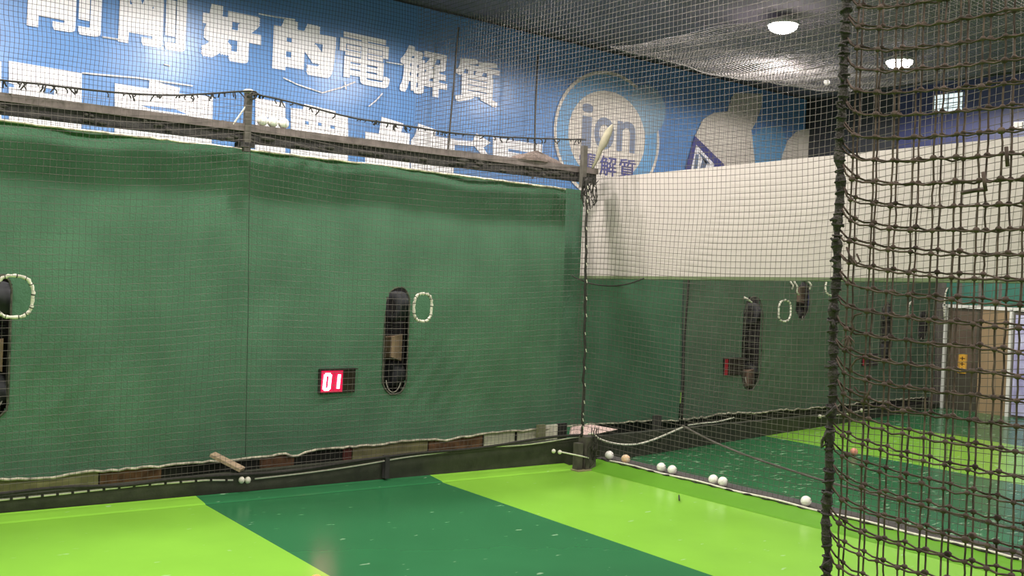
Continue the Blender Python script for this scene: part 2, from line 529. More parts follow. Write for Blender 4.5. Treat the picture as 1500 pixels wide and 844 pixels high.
# teal cloth band above the doorway
mb = MB(); vv = []; ff = []
ys = np.linspace(dy0 - 1.2, dy1 + 0.02, 60)
for y in ys:
    xo = XW1 - .03 - .012 * math.sin(y * 23)
    vv += [(xo, y, dz + .04), (xo, y, 2.3)]
for i in range(len(ys) - 1): ff.append((2 * i, 2 * i + 2, 2 * i + 3, 2 * i + 1))
mb.add(vv, ff)
tag(mb.build('teal_curtain', M['teal']), 'teal cloth band hanging above the white framed doorway', 'curtain')
pb = sx_(1494, 520)
mb = MB(); vv = []; ff = []
ys = np.linspace(pb[1] - .45, pb[1] + .06, 30)
for y in ys:
    xo = XW1 - .05 - .015 * math.sin(y * 40)
    vv += [(xo, y, 0.03), (xo, y, 1.34)]
for i in range(len(ys) - 1): ff.append((2 * i, 2 * i + 2, 2 * i + 3, 2 * i + 1))
mb.add(vv, ff)
tag(mb.build('purple_banner', M['purple']), 'purple and white banner hanging right of the tan wooden door', 'banner')
# bright window high on the side wall
w4 = [sx_(1370, 142), sx_(1412, 132), sx_(1410, 160), sx_(1368, 170)]
wy0, wy1 = min(p[1] for p in w4), max(p[1] for p in w4)
wz0, wz1 = 4.09, 4.36
wn = empty('window_1', (XW1, (wy0 + wy1) / 2, wz0)); tag(wn, 'small bright window high on the indigo wall', None, None, 'structure')
part(MB().box(XW1 - .012, XW1, wy0, wy1, wz0, wz1), 'pane', M['pane'], wn)
mb = MB()
for z in np.linspace(wz0, wz1, 5): mb.box(XW1 - .02, XW1 - .012, wy0, wy1, z - .006, z + .006)
for y in (wy0, (wy0 + wy1) / 2, wy1): mb.box(XW1 - .02, XW1 - .012, y - .008, y + .008, wz0, wz1)
part(mb, 'window_frame', M['lamp_body'], wn)
q = sx_(1492, 183)
nt_ = empty('notice_board', (XW1, q[1], q[2]), 'small pale notice on the indigo wall above the cream bulkhead', 'notice')
part(MB().box(XW1 - .03, XW1 - .012, q[1] - .06, q[1] + .05, q[2] - .05, q[2] + .03), 'sheet', M['print_cream'], nt_)
part(MB().box(XW1 - .012, XW1, q[1] - .07, q[1] + .06, q[2] - .06, q[2] + .04), 'backing', M['lamp_body'], nt_)

# ================================================================== MURAL
YM = 9.60
mur = empty('mural_banner', (7.6, YM, 2.0), 'large glossy blue advertising banner with white Chinese writing and round logo, high on back wall', 'banner')
xs = np.linspace(-1.0, 13.5, 120); zs = np.linspace(1.9, CEIL - 0.005, 26)
vv = []; ff = []
for x in xs:
    for z in zs:
        vv.append((x, YM + 0.005 * wob(np.array(x * 1.1 + z * 0.9), 1.0) + 0.004 * wob(np.array(z * 2.2 - x * .6), 3.), z))
nz_ = len(zs)
for i in range(len(xs) - 1):
    for j in range(nz_ - 1):
        a = i * nz_ + j; ff.append((a, a + nz_, a + nz_ + 1, a + 1))
part(MB().add(vv, ff), 'vinyl_sheet', M['blue'], mur, True)
YP = YM - 0.016


def poly(pts, name, m, dy=0.0, th=0.003):
    w = [on_y(px, py, YP - dy) for px, py in pts]
    return part(MB().slab(w, (0, th, 0)), name, m, mur)


def glyph(ch, x0, x1, z0, z1, name, m, dy=0.0, fat=0.035, n=10, parent=None):
    cu = bpy.data.curves.new('g', 'FONT'); cu.body = ch; cu.size = 1.0; cu.resolution_u = 4
    ob = bpy.data.objects.new('g', cu); COL.objects.link(ob)
    dg = bpy.context.evaluated_depsgraph_get()
    me = bpy.data.meshes.new_from_object(ob.evaluated_get(dg))
    v = np.array([p.co[:2] for p in me.vertices]); f = [tuple(p.vertices) for p in me.polygons]
    bpy.data.objects.remove(ob); bpy.data.curves.remove(cu); bpy.data.meshes.remove(me)
    lo, hi = v.min(0) - fat, v.max(0) + fat
    mb = MB()
    for k, (ox, oz) in enumerate([(i, j) for i in (-1, -.33, .33, 1) for j in (-1, -.33, .33, 1)]):
        q = v + np.array([ox, oz]) * fat
        q = (q - lo) / (hi - lo)
        mb.add([(x0 + (x1 - x0) * p[0], YP - dy - 0.0001 * k, z0 + (z1 - z0) * p[1]) for p in q], f)
    off = Vector(mur.location)
    mb.v = [(a - off[0], b - off[1], c - off[2]) for a, b, c in mb.v]
    return mb.build(name, m, mur, fix=False)


def xm(px, py): return on_y(px, py, YP)[0]


row = [('剛', 40, 149, 12), ('剛', 174, 273, 30), ('好', 295, 383, 48), ('的', 400, 492, 65), ('電', 497, 572, 85), ('解', 586, 656, 100), ('質', 667, 731, 118)]
for ch, a, b, y in row:
    glyph(ch, xm(a, y), xm(b, y), 3.525, 4.045, 'character', M['print_white'], fat={'電': .020, '質': .026, '解': .030, '剛': .034}.get(ch, .066))
# second line, mostly hidden behind the beam
Q = M['print_white']
rows2 = [
    [(-40, 84), (2, 90), (2, 190), (-40, 190)],
    [(13, 89), (120, 107), (119, 195), (13, 182)],
    [(168, 122), (218, 130), (219, 117), (264, 129), (262, 137), (312, 141), (310, 215), (168, 200)],
    [(374, 143), (418, 151), (418, 232), (374, 226)],
    [(426, 158), (444, 160), (446, 152), (492, 163), (492, 168), (510, 171), (510, 246), (426, 234)],
    [(535, 193), (555, 196), (559, 171), (591, 181), (588, 194), (600, 196), (600, 256), (535, 248)],
    [(602, 206), (608, 198), (613, 181), (639, 190), (637, 199), (666, 204), (666, 215), (664, 262), (602, 256)],
    [(666, 205), (692, 207), (698, 195), (719, 209), (708, 216), (717, 230), (712, 234), (695, 214), (667, 212)],
    [(722, 201), (795, 212), (793, 236), (765, 238), (722, 234)],
]
for p in rows2: poly(p, 'character', Q)
for p in [[(12, 121), (20, 123), (21, 128), (12, 127)], [(64, 128), (80, 131), (79, 139), (65, 136)],
          [(206, 154), (254, 159), (276, 168), (222, 160)], [(380, 170), (399, 173), (396, 180), (379, 178)],
          [(447, 177), (452, 178), (452, 183), (447, 182)], [(466, 179), (471, 180), (471, 185), (466, 184)], [(484, 183), (490, 184), (490, 189), (484, 188)],
          [(745, 218), (773, 223), (773, 227), (745, 222)]]:
    poly(p, 'counter_shape', M['blue'], dy=0.003)
# lamp glints on the vinyl creases, drawn in as white lines
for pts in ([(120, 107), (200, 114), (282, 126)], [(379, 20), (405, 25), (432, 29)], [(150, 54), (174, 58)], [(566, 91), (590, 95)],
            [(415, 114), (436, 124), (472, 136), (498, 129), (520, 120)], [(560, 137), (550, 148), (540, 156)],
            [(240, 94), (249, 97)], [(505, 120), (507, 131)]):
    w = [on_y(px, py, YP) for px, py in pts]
    part(MB().tube(w, 0.008, 5), 'crease_glint', M['print_white'], mur)


def disc(c, rx, rz, name, m, dy, inner=0.0, n=48, clip=None):
    out = [(c[0] + rx * math.cos(2 * math.pi * k / n), YP - dy, c[1] + rz * math.sin(2 * math.pi * k / n)) for k in range(n)]
    if not inner:
        return part(MB().slab(out, (0, 0.002, 0)), name, m, mur)
    inn = [(c[0] + (rx - inner) * math.cos(2 * math.pi * k / n), YP - dy, c[1] + (rz - inner) * math.sin(2 * math.pi * k / n)) for k in range(n)]
    return part(MB().add(out + inn, [(k, (k + 1) % n, n + (k + 1) % n, n + k) for k in range(n)]), name, m, mur)


cI = (9.25, 3.41)
disc((9.27, 3.41), 0.95, 0.84, 'logo_field', M['print_sky'], 0.0)
disc((9.27, 3.41), 0.95, 0.84, 'logo_ring', M['print_cream'], 0.002, inner=0.045)
disc((9.95, 3.85), 0.36, 0.33, 'logo_splash', M['print_teal'], 0.0025)
disc(cI, 0.69, 0.585, 'logo_disc', M['print_cream'], 0.004)
zt, zb = on_y(860, 160, YP)[2], on_y(860, 214, YP)[2]
glyph('i', xm(851, 190), xm(867, 190), on_y(860, 217, YP)[2], on_y(860, 152, YP)[2], 'logo_letter', M['print_grey'], 0.007, 0.014)
glyph('o', xm(870, 195), xm(899, 195), on_y(885, 219, YP)[2], on_y(885, 172, YP)[2], 'logo_letter', M['print_grey'], 0.007, 0.014)
glyph('n', xm(903, 200), xm(930, 200), on_y(916, 223, YP)[2], on_y(916, 178, YP)[2], 'logo_letter', M['print_grey'], 0.007, 0.014)
for ch, a, b in (('電', 848, 874), ('解', 878, 903), ('質', 906, 931)):
    glyph(ch, xm(a, 240), xm(b, 240), on_y(890, 258, YP)[2], on_y(890, 229, YP)[2], 'logo_writing', M['print_navy'], 0.007, 0.012, 6)
poly([(1018, 199), (1000, 262), (1068, 262), (1060, 240)], 'triangle_emblem', M['print_navy'], dy=0.006)
poly([(1020, 212), (1010, 262), (1046, 262), (1046, 240)], 'emblem_field', M['print_white'], dy=0.009)
for p in ([(1016, 250), (1019, 226), (1024, 226), (1021, 252)], [(1024, 252), (1030, 231), (1036, 238), (1031, 252)], [(1022, 222), (1030, 228), (1040, 240), (1034, 240)]):
    poly(p, 'emblem_mark', M['print_grey'], dy=0.012)
poly([(1010, 262), (1019, 198), (1030, 175), (1046, 165), (1066, 163), (1072, 142), (1078, 136), (1118, 137), (1115, 159), (1106, 182), (1101, 190), (1108, 262)],
     'bottle_picture', M['print_cream'], dy=0.002)
poly([(1140, 262), (1146, 227), (1154, 206), (1166, 193), (1185, 189), (1186, 262)], 'bottle_picture', M['print_cream'], dy=0.002)
poly([(1100, 200), (1118, 186), (1144, 184), (1152, 205), (1146, 262), (1108, 262)], 'sky_picture', M['print_sky'], dy=0.001)

# ================================================================== CURTAINS
def interp(pts):
    pts = sorted(pts); xa = [p[0] for p in pts]; za = [p[1] for p in pts]
    return lambda x: float(np.interp(x, xa, za))


hemL_px = [(-60, 707), (0, 703), (30, 702), (60, 700), (92, 697), (97, 694), (150, 690), (240, 682), (300, 677), (350, 672), (420, 664), (428, 668),
           (435, 668), (452, 661), (490, 656), (560, 651), (600, 645), (640, 643), (655, 645), (672, 641), (720, 634), (760, 631), (824, 626)]
topL_px = [(-60, 170), (0, 177), (300, 212), (600, 248), (826, 277)]
def pl(px, py): return on_line(px, py, AL + CL_OFF, BL)
def pr(px, py): return on_line(px, py, ARC, BRC)
hemL = [(p[0], p[2]) for p in (pl(*q) for q in hemL_px)]
topL = [(p[0], p[2]) for p in (pl(*q) for q in topL_px)]
fb, ft = interp([(-1.5, hemL[0][1])] + hemL), interp([(-1.5, topL[0][1])] + topL)


def slit_in(x, z, slits):
    for (cx, hw, z0, z1) in slits:
        rr = hw * 1.2
        if abs(x - cx) <= hw and z0 <= z <= z1:
            if z > z1 - rr:
                if ((x - cx) / hw) ** 2 + ((z - (z1 - rr)) / rr) ** 2 > 1: continue
            if z < z0 + rr:
                if ((x - cx) / hw) ** 2 + ((z - (z0 + rr)) / rr) ** 2 > 1: continue
            return True
    return False


def curtain(root, m, yf, x0, x1, fb, ft, slits, dx=0.02, nz=120, wave=1.0):
    xs = np.arange(x0, x1 + dx * .5, dx); vv = []; ff = []
    for x in xs:
        a, b = fb(x), ft(x)
        for j in range(nz + 1):
            z = a + (b - a) * j / nz
            w = 0.012 * math.sin(x * 4.3 + 0.6 * math.sin(z * 2.1)) + 0.006 * math.sin(x * 11 + z * 2.0) + 0.010 * math.sin(z * 3.1 + x * 1.2)
            for (cx, hw, z0, z1) in slits:      # diagonal pulls round the opening
                d = math.hypot((x - cx - .35) / .5, (z - z0 - .1) / .4)
                w += 0.0035 * math.exp(-d * d) * math.sin((x * 1.2 - z) * 30)
            w *= wave * min(1, (j / nz) * 6 + .25)
            vv.append((x, yf(x) + w, z))
    k = nz + 1
    for i in range(len(xs) - 1):
        xc = (xs[i] + xs[i + 1]) / 2
        for j in range(nz):
            zc = fb(xc) + (ft(xc) - fb(xc)) * (j + .5) / nz
            if slit_in(xc, zc, slits): continue
            a = i * k + j; ff.append((a, a + k, a + k + 1, a + 1))
    return part(MB().add(vv, ff), 'cloth', m, root, True)


def slit_from(fn, px0, px1, py0, py1):
    a = fn(px0, py0); b = fn(px1, py0); c = fn((px0 + px1) / 2, py1)
    return ((a[0] + b[0]) / 2, abs(b[0] - a[0]) / 2, c[2], a[2])


sl1 = slit_from(pl, -19, 18, 402, 612)
sl2 = slit_from(pl, 566, 601, 420, 578)
slitsL = [sl1, sl2]
sr1 = slit_from(pr, 1092, 1118, 434, 571)
sr2 = slit_from(pr, 1165, 1187, 411, 468)
sr3 = slit_from(pr, 1293, 1308, 444, 531)
sr4 = slit_from(pr, 1346, 1360, 455, 499)
slitsR = [sr1, sr2, sr3, sr4]
ycl = lambda x: WL(x) + CL_OFF
ycr = lambda x: ARC + BRC * x

cuL = empty('green_curtain', (3.5, ycl(3.5), 0.2), 'long green backdrop curtain of the near lane, left of the corner post', 'curtain')
xR_end = pl(824, 400)[0]
curtain(cuL, M['curtain'], ycl, -1.3, xR_end, fb, ft, slitsL)


def binding(root, yf, s):
    cx, hw, z0, z1 = s; rr = hw * 1.2; P = []
    for k in range(16):
        a = math.pi * k / 15; P.append((cx + hw * math.cos(a), 0, z1 - rr + rr * math.sin(a)))
    for k in range(16):
        a = math.pi + math.pi * k / 15; P.append((cx + hw * math.cos(a), 0, z0 + rr + rr * math.sin(a)))
    P = [(x + random.uniform(-.004, .004), yf(x) - .004 + random.uniform(-.004, .004), z + random.uniform(-.004, .004)) for x, _, z in P]
    part(MB().tube(P, 0.007, 6, closed=True), 'slit_binding', M['binding'], root, True)


for s in slitsL: binding(cuL, ycl, s)
P = []
for x in np.arange(-1.3, xR_end, 0.05):
    P.append((x, ycl(x) - .008 + random.uniform(-.004, .004), fb(x) + random.uniform(-.006, .006)))
part(MB().tube(P, 0.009, 5), 'hem_rope', M['hem'], cuL, True)
P = [(x, ycl(x) - .008 + random.uniform(-.004, .004), ft(x) + random.uniform(-.003, .003)) for x in np.arange(-1.3, xR_end, 0.06)]
part(MB().tube(P, 0.009, 5), 'top_rope', M['hem'], cuL, True)

hemR_px = [(824, 626), (855, 622), (907, 618.7), (925, 616), (960, 614), (1000, 613)]
hemR2_px = [(1000, 614), (1012, 614), (1040, 609), (1060, 606), (1080, 605), (1110, 606), (1140, 600), (1160, 600), (1217, 595.5), (1260, 590), (1307, 586), (1382, 580)]
h1 = [(p[0], p[2]) for p in (on_line(q[0], q[1], ARC + .14, BRC) for q in hemR_px)]
h2 = [(p[0], p[2]) for p in (pr(*q) for q in hemR2_px)]
xs_ = pr(1000, 500)[0]
ftop = lambda x: 2.36
ycs = lambda x: ycr(x) + .14 * min(1.0, max(0.0, (xs_ - x) / 0.9))
def ps(px, py): return on_line(px, py, ARC + .14, BRC)
cu1 = empty('green_curtain', (6.4, ycs(6.4), 0.2), 'short dark green curtain section right of the corner post under the cream bulkhead', 'curtain')
f1 = interp(h1)
curtain(cu1, M['curtain'], ycs, 5.68, xs_ + .005, f1, ftop, [], dx=0.04, nz=60)
P = [(x, ycs(x) - .008, f1(x) + random.uniform(-.006, .006)) for x in np.arange(5.7, xs_, 0.05)]
part(MB().tube(P, 0.008, 5), 'hem_rope', M['hem'], cu1, True)
cu2 = empty('green_curtain', (10, ycr(10), 0.2), 'far lane green backdrop curtain with four machine openings, beyond the cord seam', 'curtain')
f2 = interp(h2 + [(13.9, h2[-1][1])])
curtain(cu2, M['curtain2'], ycr, xs_ + .01, 13.56, f2, ftop, slitsR, dx=0.025, nz=90)
for s in slitsR: binding(cu2, ycr, s)
P = [(x, ycr(x) - .008, f2(x) + random.uniform(-.01, .01)) for x in np.arange(xs_, 13.35, 0.06)]
part(MB().tube(P, 0.009, 5), 'hem_rope', M['hem'], cu2, True)
P = [(xs_ + .01 * math.sin(z * 5), ycr(xs_) - .03, z) for z in np.linspace(0.2, 2.3, 30)]
tag(MB().tube(P, 0.012, 6).build('seam_cord', M['black_rope'], smooth=True), 'black vertical cord along the seam of the two far lane curtains', 'cord')

# ================================================================== PITCHING MACHINES
def machine(fn, yf, s, label, kind=0):
    cx, hw, z0, z1 = s
    y = yf(cx) + 0.17
    cx0 = cx; k_ = min(cx / yf(cx), 1.25)
    t = empty('pitching_machine', (cx, y, 0), label, 'pitching machine', 'pitching machines behind the curtains')
    w = min(max(hw, .07), .10)
    zt = z1 + .12
    mb = MB().box(cx - w * 3.2, cx + w * 3.2, y + .34, y + .38, 0.02, zt + .1)
    mb.box(cx - w * 3.2, cx - w * 3.2 + .03, y - .03, y + .34, 0.02, zt + .1)
    mb.box(cx + w * 3.2 - .03, cx + w * 3.2, y - .03, y + .34, 0.02, zt + .1)
    part(mb, 'cabinet', M['black'], t)
    for k in range(4):
        px = cx + (w * 2.9) * (-1 if k % 2 else 1); py = y + (.30 if k < 2 else -.02)
        part(MB().box(px - .02, px + .02, py - .02, py + .02, 0, .03), 'foot', M['black'], t)
    cx = cx0 + .22 * k_
    ztop = z1 - (z1 - z0) * .19
    r = min((z1 - z0) * .165, .12)
    part(MB().lathe([(r * .55, -.05), (r * .95, -.05), (r, -.03), (r, .03), (r * .95, .05), (r * .55, .05)], (cx + .004, y + .06, ztop), 28, 'x'),
         'upper_wheel', M['rubber'], t, True)
    uw = t.children[-1] if False else [c for c in COL.objects if c.parent == t and c.name.startswith('upper_wheel')][-1]
    part(MB().lathe([(r * .5, -.055), (r * .5, .055), (r * .2, .065), (.004, .065)], (cx + .004, y + .06, ztop), 16, 'x'), 'hub', M['black'], uw)
    zlo = z0 + (z1 - z0) * .16
    part(MB().lathe([(r * .4, -.045), (r * .8, -.045), (r * .85, -.03), (r * .85, .03), (r * .8, .045), (r * .4, .045)], (cx, y + .06, zlo), 28, 'x'),
         'lower_wheel', M['rubber'], t, True)
    cx = cx0 + .14 * k_
    if kind != 2:
        zc = z0 + (z1 - z0) * (.42 if kind == 0 else (.10 if z1 - z0 > .6 else .62))
        part(MB().hexa([(cx - w * .5, y - .05, zc - .07), (cx - w * .5, y - .05, zc + .09), (cx - w * .5, y + .2, zc - .10), (cx - w * .5, y + .2, zc + .06),
                        (cx + w * .45, y - .05, zc - .10), (cx + w * .45, y - .05, zc + .11), (cx + w * .45, y + .2, zc - .12), (cx + w * .45, y + .2, zc + .08)]),
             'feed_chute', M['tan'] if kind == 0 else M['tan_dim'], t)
    cx = cx0 + .22 * k_
    mb = MB()
    for k in range(5):
        z = z0 + (z1 - z0) * (.54 + .026 * k)
        mb.box(cx - w * .9, cx + w * .9, y + .12, y + .15, z, z + .008)
    part(mb, 'spring_bars', M['rubber'], t)
    cx = cx0 + .14 * k_
    P = [(cx + w * .7 * math.cos(a), y - .02, zlo - .02 + w * 1.15 * math.sin(a)) for a in np.linspace(math.pi * 1.05, math.pi * 1.95, 12)]
    part(MB().tube(P, .005, 5), 'guard_wire', M['white_rope'], t)
    return t


machine(pl, ycl, sl1, 'dark pitching machine behind the curtain slit at the far left edge')
machine(pl, ycl, sl2, 'dark pitching machine with tan chute behind the slit right of the lit red display')
machine(pr, ycr, sr1, 'dark pitching machine behind the first tall slit of the far lane curtain', 3)
machine(pr, ycr, sr2, 'pitching machine behind the short high opening just under the bulkhead', 3)
machine(pr, ycr, sr3, 'pitching machine behind the tall narrow slit seen through the near net', 2)
machine(pr, ycr, sr4, 'pitching machine behind the farthest small slit near the doorway', 2)

for pts in ([(1158, 413), (1162, 418), (1160, 424)], [(1163, 412), (1168, 420), (1167, 427), (1170, 432)], [(1184, 412), (1188, 417), (1186, 424)],
            [(1090, 436), (1096, 439), (1101, 443)]):
    P = [on_line(a, b, ARC - .04, BRC) for a, b in pts]
    part(MB().tube(P, .012, 5), 'frayed_cord', M['white_rope'], cu2, True)

# ================================================================== ROPE RINGS in the back nets
NL = lambda x: WL(x) - .02
NR = lambda x: WR(x) - .02
def nl(px, py): return on_line(px, py, AL - .02, BL)
def nr(px, py): return on_line(px, py, AR - .02, BR)
rings = []


def ring(fn, nf, px0, px1, py0, py1, label, a0=0.0, a1=2 * math.pi, n=26):
    A, B, C, D = fn(px0, (py0 + py1) / 2), fn(px1, (py0 + py1) / 2), fn((px0 + px1) / 2, py0), fn((px0 + px1) / 2, py1)
    cx = (A[0] + B[0]) / 2; rx = abs(B[0] - A[0]) / 2; cz = (C[2] + D[2]) / 2; rz = (C[2] - D[2]) / 2
    rings.append((cx, rx, cz, rz))
    t = empty('rope_ring', (cx, nf(cx), cz), label, 'rope ring', 'white rope rings in the nets')
    full = abs(a1 - a0 - 2 * math.pi) < 1e-3
    P = []
    for k in range(n * 2):
        a = a0 + (a1 - a0) * k / (n * 2 - (0 if full else 1))
        e = 0.75
        c, s = math.cos(a), math.sin(a)
        x = cx + rx * math.copysign(abs(c) ** e, c); z = cz + rz * math.copysign(abs(s) ** e, s)
        P.append((x + random.uniform(-.002, .002), nf(x) - .004 + random.uniform(-.003, .003), z + random.uniform(-.003, .003)))
    R = [0.0105 + 0.002 * math.sin(k * 2.1) for k in range(len(P))]
    part(MB().tube(P, R, 7, closed=full), 'rope', M['white_rope'], t, True)
    for k in range(0, len(P) - 1, 4):
        a_, b_ = P[k], P[(k + 1) % len(P)]
        mid = [(p + q) / 2 for p, q in zip(a_, b_)]
        dv = (Vector(b_) - Vector(a_)) * .18
        part(MB().tube([Vector(mid) - dv, Vector(mid) + dv], 0.0128, 7), 'tape_wrap', M['tape'], t)
    return t


ring(nl, NL, -8, 48, 404, 465, 'round white rope ring in the net at the far left edge')
ring(nl, NL, 606, 632, 430, 471, 'oval white rope ring in the net above right of the lit red display')
ring(nr, NR, 1140, 1158, 440, 471, 'white rope ring between the two openings of the far lane curtain')
ring(nr, NR, 1209, 1228, 408, 433, 'white rope ring just left of the black edge rope under the bulkhead', math.pi * .85, math.pi * 2.25)
ring(nr, NR, 1330, 1348, 441, 469, 'half hidden white rope ring right of the narrow slit, behind the near net', math.pi * .55, math.pi * 1.5)
ring(nr, NR, 1383, 1400, 420, 474, 'long white rope ring hanging beside the top corner of the doorway', math.pi * .3, math.pi * 1.55)

# ================================================================== SCORE DISPLAYS
def display(fn, yf, px0, px1, py0, py1, label, lit, split=0.62):
    A, B = fn(px0, py0), fn(px1, py1)
    x0, x1 = A[0], B[0]; z0, z1 = min(A[2], B[2]), max(A[2], B[2]); z1 = A[2]
    y = yf((x0 + x1) / 2) - .035
    t = empty('score_display', ((x0 + x1) / 2, y, z0), label, 'display', 'score displays')
    part(MB().box(x0, x1, y, y + .06, z0, z1), 'housing', M['led_box'], t)
    xm_ = x0 + (x1 - x0) * split
    scr = part(MB().box(x0 + .004, xm_, y - .006, y, z0 + .008, z1 - .008), 'lit_screen', M['led_face'] if lit else M['led_face_dim'], t)
    part(MB().box(xm_ + .006, x1 - .008, y - .004, y, z0 + .012, z1 - .012), 'dark_screen', M['led_dark'], t)
    part(MB().box(x0 - .004, x1 + .004, y - .03, y + .02, z1, z1 + .006), 'visor', M['led_box'], t)
    if lit:
        h = z1 - z0
        def seg(cx, w, hh, on):
            mb = MB(); zc = (z0 + z1) / 2 - .002; tk = .021; sl = .004
            S = {'a': ((-w, hh), (w, hh)), 'b': ((w, hh), (w, 0)), 'c': ((w, 0), (w, -hh)), 'd': ((-w, -hh), (w, -hh)),
                 'e': ((-w, 0), (-w, -hh)), 'f': ((-w, hh), (-w, 0)), 'g': ((-w, 0), (w, 0))}
            for k in on:
                (ax, az), (bx, bz) = S[k]
                s0 = 0.06 if k in 'ad' else 0.03
                pa = Vector((cx + ax + sl * az / hh, y - .012, zc + az * (1 - s0 * 0))); pb_ = Vector((cx + bx + sl * bz / hh, y - .012, zc + bz))
                mb.bar(pa, pb_, tk, .006, up=(0, 1, 0))
            return mb
        w = (xm_ - x0)
        part(seg(x0 + w * .27, w * .115, h * .31, 'abcdef'), 'digit', M['led_digit'], scr)
        part(seg(x0 + w * .70, w * .10, h * .30, 'bc'), 'digit', M['led_digit'], scr)
    return t


display(pl, ycl, 466, 517, 541, 574, 'lit red score display showing 01 on the near lane curtain', True)
display(pr, ycr, 1059, 1083, 525, 549, 'dim score display with a red edge left of the tall far lane slit', False, 0.17)
display(pr, ycr, 1262, 1281, 519, 535, 'dim score display in the far lane behind the near net', False, 0.2)

# ================================================================== BOARDS behind the hem
def board(px0, px1, m, label, up=.03, name='board', back=0.0):
    a, b = pl(px0, 660), pl(px1, 640)
    x0, x1 = a[0], min(b[0], 6.0)
    mb = MB(); p = []
    for x in (x0, x1):
        y = ycl(x) + (0.02 if x < 5.7 else -.02) + back
        for yy in (y, y + .025):
            for z in (zl(x) * 0 , fb(x) + up):
                p.append((x, yy, max(z, 0.0)))
    mb.hexa(p)
    return tag(mb.build(name, m), label, 'board', 'boards standing behind the curtain hem')


M['added_dark_backing'] = mat('added_black_backing', (0.016, 0.015, 0.012), 0.85)  # black backing added so the gaps below the hems stay dark
board(-70, 838, M['added_dark_backing'], 'long black backing added to keep the gaps under the curtain hem dark', name='added_dark_backing', back=.04)
board(-60, 148, M['khaki'], 'khaki board behind the curtain hem at far left')
board(150, 240, M['rust'], 'reddish brown board behind the hem next to the far left khaki board')
board(385, 434, M['rust'], 'reddish brown board behind the torn dip of the curtain hem')
board(506, 518, mat('dark_red_board', (0.13, 0.03, 0.025), 0.8), 'narrow dark red board left of the long khaki board')
board(519, 629, M['khaki'], 'long khaki board behind the hem below the tall slit')
board(630, 709, M['rust'], 'reddish brown board left of the two pale boards')
board(711, 756, M['pale'], 'pale board behind the hem, left one of the pair')
board(759, 814, M['pale'], 'pale board behind the hem, right one of the pair')
p = nl(822, 636)
tag(MB().box(p[0] - .04, p[0] + .04, ycl(p[0]) - .06, ycl(p[0]) - .03, 0, .31).build('stake', mat('olive_stake', (0.20, 0.20, 0.11), 0.8)), 'short olive stake at the end of the pale boards', 'stake')
mb = MB()
mb.hexa([(x, ycr(x) + y + (.14 if x < xs_ else 0), z) for x in (xs_ - 1.1, 13.5) for y in (0.05, 0.075) for z in (0.0, 0.34 if x < 9 else .25)])
tag(mb.build('added_dark_backing', M['added_dark_backing']), 'long black backing added to keep the far lane hem gap dark', 'board')
# speckled sheet lying over the boards beside the post
sA = [(836, 637), (838, 625), (866, 622), (905, 629), (868, 637)]
w = [on_line(px, py, AL + .04 + (0.10 if py < 628 else 0), BL) for px, py in sA]
tag(MB().slab(w, (0.0, 0.02, -.012)).build('speckled_sheet', M['pinkish']), 'pinkish speckled sheet lying behind the corner post', 'sheet')
# tan wood offcut poking out of the gap
a, b = nl(325, 678), nl(357, 689)
tag(MB().bar((a[0], a[1] + .16, a[2] + .03), (b[0], b[1] + .02, b[2]), .09, .02).build('wood_offcut', M['wood']), 'small tan wood offcut poking out under the curtain hem', 'wood offcut')
p = pr(957, 619); 
tag(MB().box(p[0] - .05, p[0] + .05, ycr(p[0]) - .06, ycr(p[0]) - .03, 0, .27).build('stake', M['kerb']), 'short grey stake under the short dark green curtain', 'stake')

# ================================================================== TOP BEAM, POSTS
bm_ = empty('steel_beam', (3, NL(3), 2.4), 'grimy dark steel beam above the near lane curtain', 'beam')
def beam_piece(z0, z1, y0, y1, x0=-1.5, x1=5.95):
    return MB().hexa([(x, WL(x) + y, z) for x in (x0, x1) for y in (y0, y1) for z in (z0, z1)])
part(beam_piece(2.365, 2.435, 0.02, 0.04), 'front_web', M['beam'], bm_)
part(beam_piece(2.435, 2.485, 0.00, 0.05), 'top_lip', M['beam_top'], bm_)
part(beam_piece(2.36, 2.372, 0.02, 0.06), 'lower_flange', M['beam'], bm_)
part(beam_piece(2.425, 2.437, 0.04, 0.135), 'ball_tray', M['beam'], bm_)
# ragged dirt and net scraps along the beam
mb = MB()
for k in range(90):
    x = random.uniform(-1.2, 5.9)
    mb.ball((x, WL(x) + .012, random.uniform(2.37, 2.44)), random.uniform(.012, .028), 6, 4, (random.uniform(.8, 2.6), .5, .6))
so = part(mb, 'dirt_lumps', mat('dirt', (0.055, 0.05, 0.042), 0.95, 0.5, 30), bm_); so['kind'] = 'stuff'

def short_post(px, py_top, label, xx=None):
    p = nl(px, py_top); x = p[0]; y = NL(x) + .01
    t = empty('net_post', (x, y, 2.485), label, 'post', 'net posts on the beam')
    up = part(MB().box(x - .022, x + .022, y, y + .04, 2.30, p[2]), 'upright', M['post'], t)
    part(MB().lathe([(.03, 0), (.036, .006), (.036, .018), (.02, .026)], (x, y + .02, p[2]), 16), 'cap', M['pale'], up)
    part(MB().box(x - .05, x + .05, y - .004, y + .10, 2.33, 2.36), 'bracket', M['beam'], t)
    part(MB().tube([(x - .01, y + .02, p[2] - .08), (x - .10, y + .02, p[2] - .22)], .006, 5), 'tie_bar', M['pale'], t)
    return p
pt1 = short_post(367, 136, 'short dark post on the beam beside the resting balls')
pt2 = nl(857, 214)

